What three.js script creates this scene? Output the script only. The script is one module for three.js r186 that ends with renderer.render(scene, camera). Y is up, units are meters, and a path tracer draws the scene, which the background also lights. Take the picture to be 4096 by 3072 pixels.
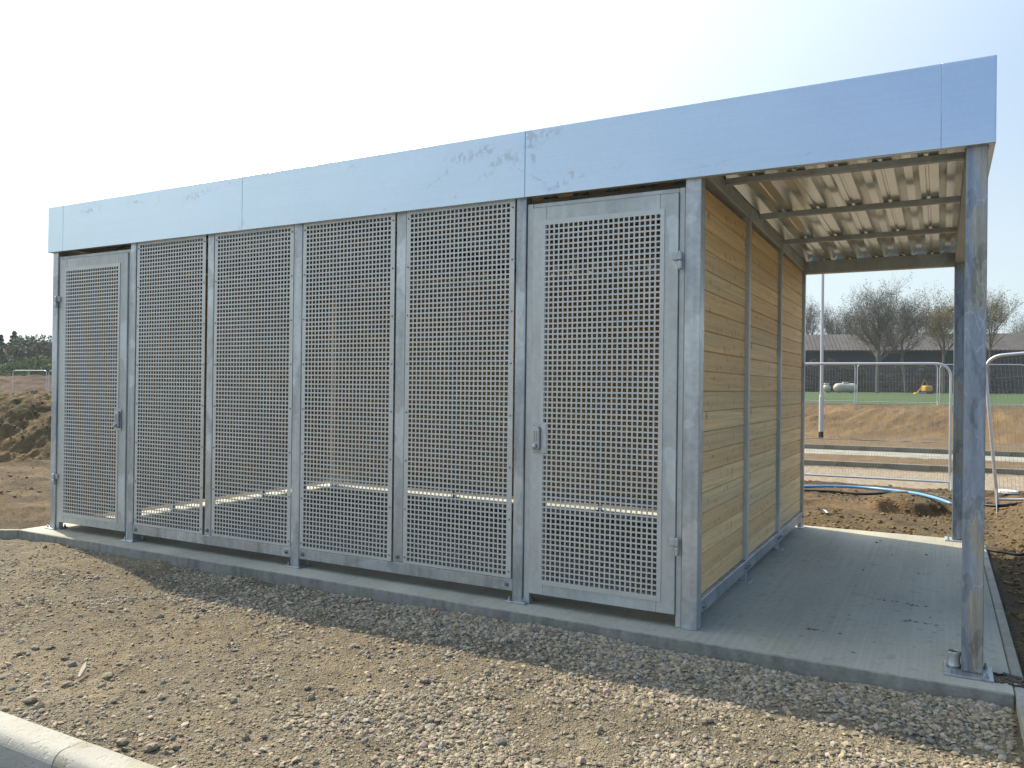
import * as THREE from 'three';
import { mergeGeometries } from 'three/addons/utils/BufferGeometryUtils.js';

// ------------------------------------------------------------------ camera
const W = 1024, H = 768;
const scene = new THREE.Scene();
const CAM = { f: 3170.15, pitch: 0.0033, yaw: 0.4965, roll: 0.0118, p: new THREE.Vector3(1.2956, 1.4677, 4.7621) };
const camera = new THREE.PerspectiveCamera(2 * Math.atan(1536 / CAM.f) * 180 / Math.PI, W / H, 0.05, 1500);
const FW = new THREE.Vector3(-Math.sin(CAM.yaw) * Math.cos(CAM.pitch), Math.sin(CAM.pitch), -Math.cos(CAM.yaw) * Math.cos(CAM.pitch));
const RT0 = new THREE.Vector3(Math.cos(CAM.yaw), 0, -Math.sin(CAM.yaw));
const UP0 = new THREE.Vector3().crossVectors(RT0, FW);
const RT = RT0.clone().multiplyScalar(Math.cos(CAM.roll)).addScaledVector(UP0, Math.sin(CAM.roll));
const UP = UP0.clone().multiplyScalar(Math.cos(CAM.roll)).addScaledVector(RT0, -Math.sin(CAM.roll));
camera.position.copy(CAM.p);
camera.quaternion.setFromRotationMatrix(new THREE.Matrix4().makeBasis(RT, UP, FW.clone().negate()));
// photo pixel (4096 x 3072) -> a point at a depth, on a level or on a plane
const ray = (px, py) => FW.clone().addScaledVector(RT, (px - 2048) / CAM.f).addScaledVector(UP, -(py - 1536) / CAM.f);
const at = (px, py, depth) => CAM.p.clone().addScaledVector(ray(px, py), depth);
const onY = (px, py, y) => { const d = ray(px, py); return CAM.p.clone().addScaledVector(d, (y - CAM.p.y) / d.y); };

// ------------------------------------------------------------------ sky and sun
const sm = (a, b, x) => { const t = Math.min(1, Math.max(0, (x - a) / (b - a))); return t * t * (3 - 2 * t); };
const mix = (a, b, t) => a + (b - a) * t;
const SUN = new THREE.Vector3(-2.5, 2.81, -0.71).normalize();
{
  const w = 1024, h = 512, d = new Float32Array(w * h * 4), v = new THREE.Vector3();
  for (let j = 0; j < h; j++) for (let i = 0; i < w; i++) {
    const el = ((j + 0.5) / h - 0.5) * Math.PI, az = ((i + 0.5) / w - 0.5) * 2 * Math.PI;
    v.set(Math.cos(el) * Math.cos(az), Math.sin(el), Math.cos(el) * Math.sin(az));
    const g = Math.acos(Math.min(1, Math.max(-1, v.dot(SUN)))) * 180 / Math.PI;
    const e = Math.max(0, v.y), bl = sm(37, 98, g) * (0.14 + 0.86 * sm(0.08, 0.38, e)), ze = sm(0.35, 0.95, e) * 0.85;
    const t = 1 - (1 - bl) * (1 - ze);                 // pale haze towards the sun and horizon, blue away from them
    const glow = 2.0 * Math.exp(-g * g / (2 * 20 * 20)) + 0.50 * Math.exp(-g * g / (2 * 40 * 40));
    const k = (j * w + i) * 4;
    d[k] = mix(0.565, 0.105, t) + glow * 1.0;
    d[k + 1] = mix(0.675, 0.262, t) + glow * 0.98;
    d[k + 2] = mix(0.69, 0.60, t) + glow * 0.94;
    d[k + 3] = 1;
  }
  const tex = new THREE.DataTexture(d, w, h, THREE.RGBAFormat, THREE.FloatType);
  tex.mapping = THREE.EquirectangularReflectionMapping; tex.magFilter = tex.minFilter = THREE.LinearFilter;
  tex.wrapS = THREE.RepeatWrapping; tex.needsUpdate = true;
  scene.background = tex; scene.environment = tex;
}
const sun = new THREE.DirectionalLight(new THREE.Color().setRGB(1, 0.89, 0.715), 5.0);
sun.position.copy(SUN).multiplyScalar(60); sun.castShadow = true; sun.shadow.radius = 1.2;
sun.shadow.mapSize.set(4096, 4096);
Object.assign(sun.shadow.camera, { left: -30, right: 30, top: 30, bottom: -30, near: 1, far: 160 });
scene.add(sun, sun.target);
const renderer = new THREE.WebGLRenderer({ antialias: true });
renderer.setSize(W, H);
renderer.toneMapping = THREE.LinearToneMapping;
renderer.toneMappingExposure = 1.28;
scene.fog = new THREE.FogExp2(new THREE.Color().setRGB(0.80, 0.86, 0.90), 0.0005);
renderer.shadowMap.enabled = true; renderer.shadowMap.type = THREE.PCFSoftShadowMap;

// ------------------------------------------------------------------ small tools
function rng(seed) { let s = seed >>> 0; return () => { s = (s + 0x6D2B79F5) >>> 0; let t = s; t = Math.imul(t ^ (t >>> 15), t | 1); t ^= t + Math.imul(t ^ (t >>> 7), t | 61); return ((t ^ (t >>> 14)) >>> 0) / 4294967296; }; }
const hash = (x, y, s) => { let h = Math.imul(x | 0, 374761393) ^ Math.imul(y | 0, 668265263) ^ Math.imul(s | 0, 1442695041); h = Math.imul(h ^ (h >>> 13), 1274126177); return ((h ^ (h >>> 16)) >>> 0) / 4294967296; };
const clamp = (x, a = 0, b = 1) => Math.min(b, Math.max(a, x));
function vn(x, y, s = 0, px = 0, py = 0) {           // value noise, optionally periodic
  let xi = Math.floor(x), yi = Math.floor(y), fx = x - xi, fy = y - yi, x1 = xi + 1, y1 = yi + 1; fx = fx * fx * (3 - 2 * fx); fy = fy * fy * (3 - 2 * fy);
  if (px) { xi = ((xi % px) + px) % px; x1 = ((x1 % px) + px) % px; }
  if (py) { yi = ((yi % py) + py) % py; y1 = ((y1 % py) + py) % py; }
  const a = hash(xi, yi, s), b = hash(x1, yi, s), c = hash(xi, y1, s), d = hash(x1, y1, s), p = a + (b - a) * fx;
  return p + (c + (d - c) * fx - p) * fy;
}
function fbm(x, y, s = 0, oct = 4, px = 0, py = 0) {
  let v = 0, a = 0.5, n = 0;
  for (let o = 0; o < oct; o++) { v += a * vn(x, y, s + o * 17, px, py); n += a; x *= 2; y *= 2; px *= 2; py *= 2; a *= 0.5; }
  return v / n;
}
const toS = (c) => c <= 0.0031308 ? 12.92 * c : 1.055 * Math.pow(c, 1 / 2.4) - 0.055;
function colourTex(w, h, fn, rx = 1, ry = 1) {        // fn(u, v) -> linear [r, g, b]
  const d = new Uint8Array(w * h * 4);
  for (let j = 0; j < h; j++) for (let i = 0; i < w; i++) {
    const c = fn((i + 0.5) / w, (j + 0.5) / h), k = (j * w + i) * 4;
    for (let q = 0; q < 3; q++) d[k + q] = clamp(Math.round(toS(clamp(c[q])) * 255), 0, 255);
    d[k + 3] = 255;
  }
  return finishTex(new THREE.DataTexture(d, w, h, THREE.RGBAFormat), true, rx, ry);
}
function greyTex(w, h, fn, rx = 1, ry = 1) {
  const d = new Uint8Array(w * h * 4);
  for (let j = 0; j < h; j++) for (let i = 0; i < w; i++) {
    const c = clamp(Math.round(fn((i + 0.5) / w, (j + 0.5) / h) * 255), 0, 255), k = (j * w + i) * 4;
    d[k] = d[k + 1] = d[k + 2] = c; d[k + 3] = 255;
  }
  return finishTex(new THREE.DataTexture(d, w, h, THREE.RGBAFormat), false, rx, ry);
}
function finishTex(t, srgb, rx, ry) {
  t.wrapS = t.wrapT = THREE.RepeatWrapping; t.magFilter = THREE.LinearFilter; t.minFilter = THREE.LinearMipmapLinearFilter; t.generateMipmaps = true;
  if (srgb) t.colorSpace = THREE.SRGBColorSpace; t.repeat.set(rx, ry); t.needsUpdate = true; return t;
}
const C = (r, g, b) => new THREE.Color().setRGB(r, g, b);
const std = (o) => new THREE.MeshStandardMaterial(o);
const taken = {};
function numbered(n) { const k = taken[n] = (taken[n] ?? -1) + 1; return k ? `${n}_${String(k).padStart(3, '0')}` : n; }
function obj(name, geo, mat, parent) {
  const m = new THREE.Mesh(Array.isArray(geo) ? merge(geo) : geo, mat);
  m.name = parent ? name : numbered(name); (parent || scene).add(m); return m;
}
function merge(list) { return list.length === 1 ? list[0] : mergeGeometries(list.map((g) => { const q = g.index ? g.toNonIndexed() : g; for (const k of Object.keys(q.attributes)) if (!['position', 'normal', 'uv', 'color'].includes(k)) q.deleteAttribute(k); return q; })); }
function thing(name, label, category, pos = [0, 0, 0], group) {
  const g = new THREE.Group(); g.name = numbered(name); g.position.set(...pos); scene.add(g);
  g.userData = { label, category }; if (group) g.userData.group = group; return g;
}
function grp(name, parent, pos = [0, 0, 0]) { const g = new THREE.Group(); g.name = name; g.position.set(...pos); parent.add(g); return g; }
function tag(o, label, category, group) { Object.assign(o.userData, { label, category }); if (group) o.userData.group = group; return o; }
function struct(o, label, category) { o.userData.kind = 'structure'; if (label) o.userData.label = label; if (category) o.userData.category = category; return o; }
// uv in metres by the side a face looks to
function metric(g, ox = 0, oy = 0, s = 1) {
  const q = g.index ? g.toNonIndexed() : g; q.computeVertexNormals();
  return uvm(q, ox, oy, s);
}
function uvm(q, ox = 0, oy = 0, s = 1) {
  const p = q.attributes.position, n = q.attributes.normal, uv = new Float32Array(p.count * 2);
  for (let i = 0; i < p.count; i++) {
    const ax = Math.abs(n.getX(i)), ay = Math.abs(n.getY(i)), az = Math.abs(n.getZ(i));
    let u, v; if (az >= ax && az >= ay) { u = p.getX(i); v = p.getY(i); } else if (ax >= ay) { u = p.getZ(i); v = p.getY(i); } else { u = p.getX(i); v = p.getZ(i); }
    uv[2 * i] = (u + ox) * s; uv[2 * i + 1] = (v + oy) * s;
  }
  q.setAttribute('uv', new THREE.BufferAttribute(uv, 2)); return q;
}
// box with chamfered edges, absolute extents
function cbox(x0, x1, y0, y1, z0, z1, b = 0.003, ox = null) {
  b = Math.min(b, (x1 - x0) * 0.45, (y1 - y0) * 0.45, (z1 - z0) * 0.45);
  const c = [(x0 + x1) / 2, (y0 + y1) / 2, (z0 + z1) / 2], h = [(x1 - x0) / 2, (y1 - y0) / 2, (z1 - z0) / 2], tris = [];
  const P = (s, a) => s.map((q, i) => c[i] + q * (h[i] - (i === a ? 0 : b)));
  const quad = (p, q, r, s, n) => { // orient by n
    const u = [q[0] - p[0], q[1] - p[1], q[2] - p[2]], v = [r[0] - p[0], r[1] - p[1], r[2] - p[2]];
    const cr = [u[1] * v[2] - u[2] * v[1], u[2] * v[0] - u[0] * v[2], u[0] * v[1] - u[1] * v[0]];
    const f = cr[0] * n[0] + cr[1] * n[1] + cr[2] * n[2] < 0;
    if (s) tris.push(...(f ? [p, r, q, p, s, r] : [p, q, r, p, r, s])); else tris.push(...(f ? [p, r, q] : [p, q, r]));
  };
  for (let a = 0; a < 3; a++) for (const s of [-1, 1]) {
    const i = (a + 1) % 3, j = (a + 2) % 3, mk = (u, v) => { const q = [0, 0, 0]; q[a] = s; q[i] = u; q[j] = v; return P(q, a); }, n = [0, 0, 0]; n[a] = s;
    quad(mk(-1, -1), mk(1, -1), mk(1, 1), mk(-1, 1), n);
  }
  for (let a = 0; a < 3; a++) { const i = (a + 1) % 3, j = (a + 2) % 3;
    for (const s of [-1, 1]) for (const t of [-1, 1]) { const mk = (e, f) => { const q = [0, 0, 0]; q[a] = e; q[i] = s; q[j] = t; return P(q, f); }, n = [0, 0, 0]; n[i] = s; n[j] = t;
      quad(mk(-1, i), mk(1, i), mk(1, j), mk(-1, j), n); } }
  for (const s of [-1, 1]) for (const t of [-1, 1]) for (const u of [-1, 1]) quad(P([s, t, u], 0), P([s, t, u], 1), P([s, t, u], 2), null, [s, t, u]);
  const g = new THREE.BufferGeometry(); g.setAttribute('position', new THREE.BufferAttribute(new Float32Array(tris.flat()), 3)); g.computeVertexNormals();
  const o = ox ?? hash(Math.round(x0 * 997), Math.round(z0 * 991 + y0 * 331), 5) * 7; return uvm(g, o, o * 1.7);
}
function tube(pts, r, seg = 6, n = null, closed = false) {
  const c = new THREE.CatmullRomCurve3(pts.map((p) => Array.isArray(p) ? new THREE.Vector3(...p) : p), closed, 'catmullrom', 0.5);
  const g = new THREE.TubeGeometry(c, n || pts.length * 4, r, seg, closed); return g;
}
function rod(a, b, r0, r1 = r0, seg = 6) {            // tapered bar between two points
  a = Array.isArray(a) ? new THREE.Vector3(...a) : a; b = Array.isArray(b) ? new THREE.Vector3(...b) : b;
  const d = b.clone().sub(a), g = new THREE.CylinderGeometry(r1, r0, d.length(), seg);
  g.applyQuaternion(new THREE.Quaternion().setFromUnitVectors(new THREE.Vector3(0, 1, 0), d.normalize()));
  g.translate((a.x + b.x) / 2, (a.y + b.y) / 2, (a.z + b.z) / 2); return g;
}
const xf = (g, x = 0, y = 0, z = 0, ry = 0) => { if (ry) g.rotateY(ry); g.translate(x, y, z); return g; };
console.log('tools');

// ------------------------------------------------------------------ materials
const galvMap = colourTex(768, 768, (u, v) => {
  const a = fbm(u * 5, v * 3, 3, 5, 5, 3), b = fbm(u * 22, v * 9, 9, 4, 22, 9), c = fbm(u * 60, v * 60, 21, 3, 60, 60), st = fbm(u * 48, v * 3, 33, 4, 48, 3);
  const patch = sm(0.50, 0.53, fbm(u * 3, v * 3, 77, 4, 3, 3)) * 0.14;
  const drip = sm(0.72, 0.78, fbm(u * 30, v * 2, 55, 3, 30, 2)) * 0.10;
  const k = 0.44 + (a - 0.5) * 0.24 + (b - 0.5) * 0.17 + (c - 0.5) * 0.12 + (st - 0.5) * 0.16 + patch * 0.7 - drip * 0.7;
  const w = (fbm(u * 4, v * 4, 91, 3, 4, 4) - 0.5) * 0.10;
  return [k * (0.94 + w), k * 0.995, k * (1.0 - w)];
}, 0.8, 0.8);
const galvRough = greyTex(512, 512, (u, v) => 0.42 + (fbm(u * 6, v * 6, 14, 4, 6, 6) - 0.5) * 0.3 + (fbm(u * 40, v * 40, 15, 3, 40, 40) - 0.5) * 0.15, 0.8, 0.8);
const galv = std({ map: galvMap, roughnessMap: galvRough, roughness: 1, metalness: 0.62 });
const softMap = colourTex(512, 512, (u, v) => {
  const a = fbm(u * 4, v * 3, 203, 5, 4, 3), c = fbm(u * 50, v * 50, 221, 3, 50, 50), st = fbm(u * 40, v * 2, 233, 4, 40, 2), pt = sm(0.57, 0.585, fbm(u * 3, v * 2, 277, 4, 3, 2));
  const k = 0.50 + (a - 0.5) * 0.18 + (c - 0.5) * 0.10 + (st - 0.5) * 0.10 + pt * 0.09, w = (fbm(u * 3, v * 3, 291, 3, 3, 3) - 0.5) * 0.10 - pt * 0.03;
  return [k * (0.965 + w), k * 1.0, k * (0.945 - w)];
}, 0.7, 0.7);
const galvDull = std({ map: softMap, roughness: 0.55, metalness: 0.5 });
const streakMap = colourTex(256, 1024, (u, v) => {
  const st = fbm(u * 9, v * 5, 243, 5, 9, 5), c = fbm(u * 40, v * 60, 244, 3, 40, 60), m = sm(0.60, 0.66, fbm(u * 4, v * 14, 247, 4, 4, 14)), ln = Math.exp(-Math.pow((fbm(u * 4, v * 8, 249, 3, 4, 8) - 0.5) / 0.012, 2)) * 0.10, wm = sm(0.58, 0.70, fbm(u * 3, v * 6, 251, 4, 3, 6));
  const k = 0.33 + (st - 0.5) * 0.26 + (c - 0.5) * 0.10 - m * 0.07 + ln;
  return [k * (0.86 + wm * 0.20), k * (0.98 + wm * 0.03), k * (1.13 - wm * 0.28)];
}, 4, 0.5);
const galvStreak = std({ map: streakMap, roughness: 0.5, metalness: 0.55 });
const plateMap = colourTex(512, 512, (u, v) => { const k = 0.55 + (fbm(u * 4, v * 4, 41, 4, 4, 4) - 0.5) * 0.10 + (fbm(u * 90, v * 90, 42, 2, 90, 90) - 0.5) * 0.06; return [k * 1.0, k * 1.015, k * 0.955]; }, 1, 1);
const plateMat = std({ map: plateMap, roughness: 0.5, metalness: 0.45 });
const boltMat = std({ color: C(0.30, 0.31, 0.33), roughness: 0.4, metalness: 0.8 });
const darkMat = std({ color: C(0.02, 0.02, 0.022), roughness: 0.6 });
const chrome = std({ color: C(0.50, 0.50, 0.48), roughness: 0.35, metalness: 0.75 });
const tubeMat = std({ color: C(0.60, 0.62, 0.64), roughness: 0.36, metalness: 0.65 });
const wireMat = std({ color: C(0.26, 0.28, 0.29), roughness: 0.6, metalness: 0.4 });
const roofMap = colourTex(256, 256, (u, v) => { const k = 0.64 + (fbm(u * 5, v * 5, 61, 4, 5, 5) - 0.5) * 0.10; return [k * 0.98, k, k * 0.92]; });
const roofMat = std({ map: roofMap, roughness: 0.20, metalness: 0.9 });

// wood: eight boards stacked in one sheet
const woodMap = colourTex(1024, 768, (u, v) => {
  const r = Math.floor(v * 8), f = v * 8 - r, s = 100 + r * 13;
  const wob = (fbm(u * 3, f * 1.2, s, 3) - 0.5) * 0.9;
  const ring = fbm(u * 2.5, (f + wob * 0.35) * 9, s + 1, 3), fine = fbm(u * 26, f * 42, s + 2, 3), pore = fbm(u * 70, f * 60, s + 3, 2);
  let k = 1 + (ring - 0.5) * 0.46 + (fine - 0.5) * 0.20 + (pore - 0.5) * 0.10;
  const warp = (fbm(u * 30, f * 12, s + 8, 2) - 0.5) * 0.012, dab = sm(0.25, 0.6, fbm(u * 60, f * 9, s + 5, 2));
  let hue = (hash(r, 4, 9) - 0.5) * 0.30 + (ring - 0.5) * 0.10;
  for (let q = 0; q < 7; q++) {                      // dark dabs that run across the board, and knots
    const cx = hash(r, q, 200), cy = hash(r, q, 201) * 0.9, w = 0.0035 + hash(r, q, 202) * 0.006, l = 0.12 + hash(r, q, 203) * 0.35;
    const dx = (u - cx - (f - cy) * 0.012 * (hash(r, q, 207) - 0.3) - warp) / w, dy = (f - cy) / l;
    const m = Math.exp(-dx * dx) * sm(1, 0.25, Math.abs(dy)) * (0.20 + 0.36 * hash(r, q, 204)) * dab;
    k -= m; hue += m * 0.22;
  }
  for (let q = 0; q < 3; q++) { const cx = hash(r, q, 300), cy = 0.2 + 0.6 * hash(r, q, 301), d = Math.hypot((u - cx) * 11, f - cy) / (0.05 + 0.05 * hash(r, q, 302)); const m = sm(1.2, 0.5, d) * 0.38; k -= m; hue += m * 0.2; }
  k *= 0.84 + hash(r, 7, 10) * 0.27;
  return [0.80 * k, 0.54 * k * (1 - hue * 0.5), 0.245 * k * (1 - hue * 1.1)];
});
const woodBump = greyTex(1024, 512, (u, v) => { const r = Math.floor(v * 8), f = v * 8 - r; return 0.5 + (fbm(u * 20, f * 30, 130 + r, 3) - 0.5) * 0.8; });
const wood = std({ map: woodMap, bumpMap: woodBump, bumpScale: 0.0012, roughness: 0.72 });

const concMap = colourTex(1024, 1024, (u, v) => {
  const a = fbm(u * 4, v * 4, 401, 5, 4, 4), br = fbm(u * 190, v * 3, 402, 3, 190, 3), c = fbm(u * 120, v * 120, 403, 2, 120, 120), sp = sm(0.70, 0.76, fbm(u * 34, v * 34, 405, 3, 34, 34)), bl = fbm(u * 9, v * 2, 407, 4, 9, 2);
  const k = 0.34 + (a - 0.5) * 0.22 + (br - 0.5) * 0.085 + (c - 0.5) * 0.06 - sp * 0.06 + (bl - 0.5) * 0.13;
  return [k * 0.99, k, k * 0.86];
}, 0.5, 0.5);
const concBump = greyTex(1024, 1024, (u, v) => 0.5 + (fbm(u * 190, v * 3, 402, 3, 190, 3) - 0.5) * 0.7 + (fbm(u * 120, v * 120, 403, 2, 120, 120) - 0.5) * 0.3, 0.5, 0.5);
const concrete = std({ map: concMap, bumpMap: concBump, bumpScale: 0.002, roughness: 0.85 });
const kerbMap = colourTex(1024, 1024, (u, v) => {
  const a = fbm(u * 5, v * 5, 421, 5, 5, 5), c = fbm(u * 150, v * 150, 423, 2, 150, 150), pit = sm(0.81, 0.84, fbm(u * 60, v * 60, 425, 3, 60, 60)), st = sm(0.55, 0.72, fbm(u * 10, v * 5, 427, 4, 10, 5));
  const k = 0.33 + (a - 0.5) * 0.14 + (c - 0.5) * 0.07 - pit * 0.12;
  return [k * (1.04 - st * 0.10), k * (1 - st * 0.12), k * (0.84 - st * 0.2)];
}, 1, 1);
const kerbMat = std({ map: kerbMap, bumpMap: greyTex(512, 512, (u, v) => 1 - 0.7 * sm(0.70, 0.76, fbm(u * 42, v * 42, 425, 3, 42, 42)) - 0.3 * fbm(u * 110, v * 110, 428, 2, 110, 110)), bumpScale: 0.003, roughness: 0.88 });
const dirtFine = greyTex(1024, 1024, (u, v) => 0.5 * fbm(u * 60, v * 60, 501, 4, 60, 60) + 0.5 * fbm(u * 180, v * 180, 503, 2, 180, 180));
const dirtMap = colourTex(1024, 1024, (u, v) => { const k = 0.80 + (fbm(u * 30, v * 30, 511, 4, 30, 30) - 0.5) * 0.5 + (fbm(u * 200, v * 200, 513, 2, 200, 200) - 0.5) * 0.5; return [k, k * 0.99, k * 0.97]; });
const dirtMat = std({ map: dirtMap, vertexColors: true, bumpMap: dirtFine, bumpScale: 0.030, roughness: 0.95 });
const stoneMat = std({ roughness: 0.9, vertexColors: false });
console.log('materials');

// ------------------------------------------------------------------ ground
const TILT = -0.08;                                   // the rear roads run slightly askew
const farZ = (x, z) => z - TILT * (x + 0);            // z measured square to the rear roads
function bankTop(x) { return -36.2 + TILT * x; }
function groundH(x, z) {
  let y = -0.078;
  if (z > 2.74) return -0.42;
  const n1 = fbm(x * 0.55 + 7, z * 0.55 + 3, 601, 3) - 0.5, n2 = fbm(x * 3.1, z * 3.1, 602, 4) - 0.5, n3 = fbm(x * 14, z * 14, 603, 3) - 0.5;
  if (z > 0 && x > -7 && x < 3) {                     // made-up ground in front of the slab
    y += n1 * 0.03 + n2 * 0.04 + n3 * 0.022 + (fbm(x * 38, z * 38, 604, 2) - 0.5) * 0.010;
    const nearSlab = sm(0.75, 0.2, z) * sm(-6.9, -6.3, x); y = mix(y, Math.min(y, -0.062), 1) + nearSlab * (fbm(x * 1.3, z * 2, 611, 3) - 0.42) * 0.05;
    const m = sm(2.3, 2.62, z); y = mix(y, -0.085 + n3 * 0.02, m);
    y -= sm(0.4, 0.2, z) * sm(-6.6, -6.9, x) * 0.02;
    return y;
  }
  const rough = 1;
  if (x < -6.6 && z > -8) y += ((fbm(x * 0.55, z * 4.2 + x * 0.6, 608, 4) - 0.5) * 0.13 + n3 * 0.05) * sm(-6.7, -7.4, x) - 0.01;
  y += n1 * 0.05 + n2 * 0.07 * rough + n3 * 0.03;
  if (z < -4.2) {                                     // dug-over soil behind the slab
    const behind = sm(-4.4, -5.4, z) * sm(-12, -9, z);
    y += behind * (fbm(x * 0.9 + 3, z * 1.1, 621, 4) - 0.46) * 0.18;
    // trench with a steep face towards the shelter
    const tx = sm(0.35, 0.75, x) * sm(2.0, 1.5, x);
    const edge = -6.75 + 0.35 * (fbm(x * 3, 4, 631, 3) - 0.5) - 0.25 * (x - 1);
    y += tx * (sm(edge + 0.10, edge - 0.04, z) * sm(edge - 1.9, edge - 0.7, z) * 0.11 - sm(edge - 0.05, edge + 0.06, z) * sm(edge + 0.45, edge + 0.12, z) * 0.05);
    const lump = Math.exp(-((x - 0.88) ** 2 / 0.02 + (z + 6.0) ** 2 / 0.02)); y += lump * 0.07;
    y = mix(y, -0.055 + n2 * 0.03 + n3 * 0.015, sm(-4.85, -4.35, z));
  }
  if (x > 1.69 && z < 1.5) {                          // soil heaped along the right-hand side
    const e = sm(1.72, 2.7, x) * sm(-8.0, -6.0, z) * sm(0.8, -2.6, z); y += e * (0.62 + n1 * 0.3) + e * n2 * 0.16;
    y = mix(-0.05 + n3 * 0.01, y, sm(1.69, 1.9, x));
  }
  const fz = farZ(x, z);
  if (fz < -9.3) {
    y = mix(y, -0.25 + n3 * 0.015, sm(-9.4, -10.6, fz));
    if (fz < -14.2) y = mix(-0.25, -0.15 + n2 * 0.05, sm(-14.2, -14.4, fz));
    if (fz < -17.0) y = mix(y, -0.30, sm(-17.0, -17.3, fz));
    if (fz < -19.8) y = mix(y, -0.16 + n2 * 0.05, sm(-19.8, -20.0, fz));
    if (fz < -23.9) y = mix(y, -0.24 + n2 * 0.10, sm(-23.9, -24.3, fz));
    const b = sm(-28.2, -35.6, fz + n1 * 2.2) * sm(-26, -16, x); if (b > 0) y += b * 1.05 + n1 * 0.18 * sm(0, 0.3, b) + (fbm(x * 1.3 + z * 0.5, z * 0.4, 607, 4) - 0.5) * 0.42 * sm(0.05, 0.3, b) * sm(1, 0.8, b);
  }
  return y;
}
function groundC(x, z, y) {                            // linear base colour of the soil and made ground
  const a = fbm(x * 0.8, z * 0.8, 651, 4), b = fbm(x * 4, z * 4, 652, 4), c = fbm(x * 17, z * 17, 653, 3), g = fbm(x * 0.5 + 31, z * 0.9 + 11, 655, 4);
  let col;
  const fz = farZ(x, z);
  if (z > 0 && x > -7 && x < 3) {
    const t = sm(0.40, 0.60, g * 0.6 + b * 0.4);
    col = [mix(0.255, 0.222, t), mix(0.202, 0.184, t), mix(0.120, 0.116, t)];
    const k = 0.82 + (a - 0.5) * 0.55 + (b - 0.5) * 0.45 + (c - 0.5) * 0.55 + sm(0.52, 0.66, fbm(x * 0.55 + 12, z * 1.3, 657, 4)) * 0.22; col = col.map((q) => q * k);
    // sandy spill along the slab edge
    const s = sm(0.55, 0.68, fbm(x * 0.9 + 5, 2, 661, 3)) * sm(0.42, 0.25, z + (b - 0.5) * 0.2);
    col = [mix(col[0], 0.33, s * 0.7), mix(col[1], 0.25, s * 0.7), mix(col[2], 0.12, s * 0.7)];
  } else {
    const t = sm(0.35, 0.65, a * 0.5 + b * 0.5);
    col = [mix(0.118, 0.176, t), mix(0.085, 0.120, t), mix(0.036, 0.050, t)];
    const k = 0.82 + (b - 0.5) * 0.5 + (c - 0.5) * 0.5; col = col.map((q) => q * k);
    if (z < -5.5 && z > -9.8) { const o = sm(0.42, 0.62, fbm(x * 0.8 + 9, z * 1.4, 671, 3)) * sm(-5.6, -6.8, z); col = [mix(col[0], 0.29, o * 0.6), mix(col[1], 0.17, o * 0.6), mix(col[2], 0.07, o * 0.6)]; }
    if (x < -6.7 && z > -9) { const k2 = 0.9 + (fbm(x * 1.1, z * 3.2, 675, 4) - 0.5) * 0.9, o = sm(0.5, 0.66, fbm(x * 0.6, z * 2.4, 676, 4)); col = [mix(0.108 * k2, 0.180, o), mix(0.075 * k2, 0.127, o), mix(0.034 * k2, 0.064, o)]; }
    if (fz < -9.6) {
      const gr = sm(-9.8, -10.4, fz) * sm(-14.4, -14.2, fz) * sm(-14, -10, x); col = [mix(col[0], 0.40 + (c - 0.5) * 0.2, gr), mix(col[1], 0.325 + (c - 0.5) * 0.18, gr), mix(col[2], 0.225 + (c - 0.5) * 0.15, gr)];
      if (fz < -14.3 && x > -22) { const w = 0.85 + (b - 0.5) * 0.6; col = [0.25 * w, 0.165 * w, 0.075 * w]; }
      if (fz < -26 && x > -22) { const w = 0.9 + (fbm(x * 1.1 + fz * 0.2, fz * 0.22, 681, 5) - 0.5) * 0.9 + (c - 0.5) * 0.3; const mk = sm(0.50, 0.62, fbm(x * 1.6, fz * 0.35, 683, 3)); const ed = sm(-33.8, -35.0, fz + (b - 0.5) * 2) * sm(-36.6, -35.6, fz); col = [mix(0.215, 0.27, mk) * w * (1 - ed * 0.35), mix(0.132, 0.170, mk) * w * (1 - ed * 0.30), mix(0.045, 0.064, mk) * w * (1 - ed * 0.25)]; }
    }
  }
  return col;
}
function lines(list) { const o = []; for (const [a, b, s] of list) { const n = Math.max(1, Math.round(Math.abs(b - a) / s)); for (let i = 0; i < n; i++) o.push(a + (b - a) * i / n); } o.push(list[list.length - 1][1]); return o; }
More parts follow.
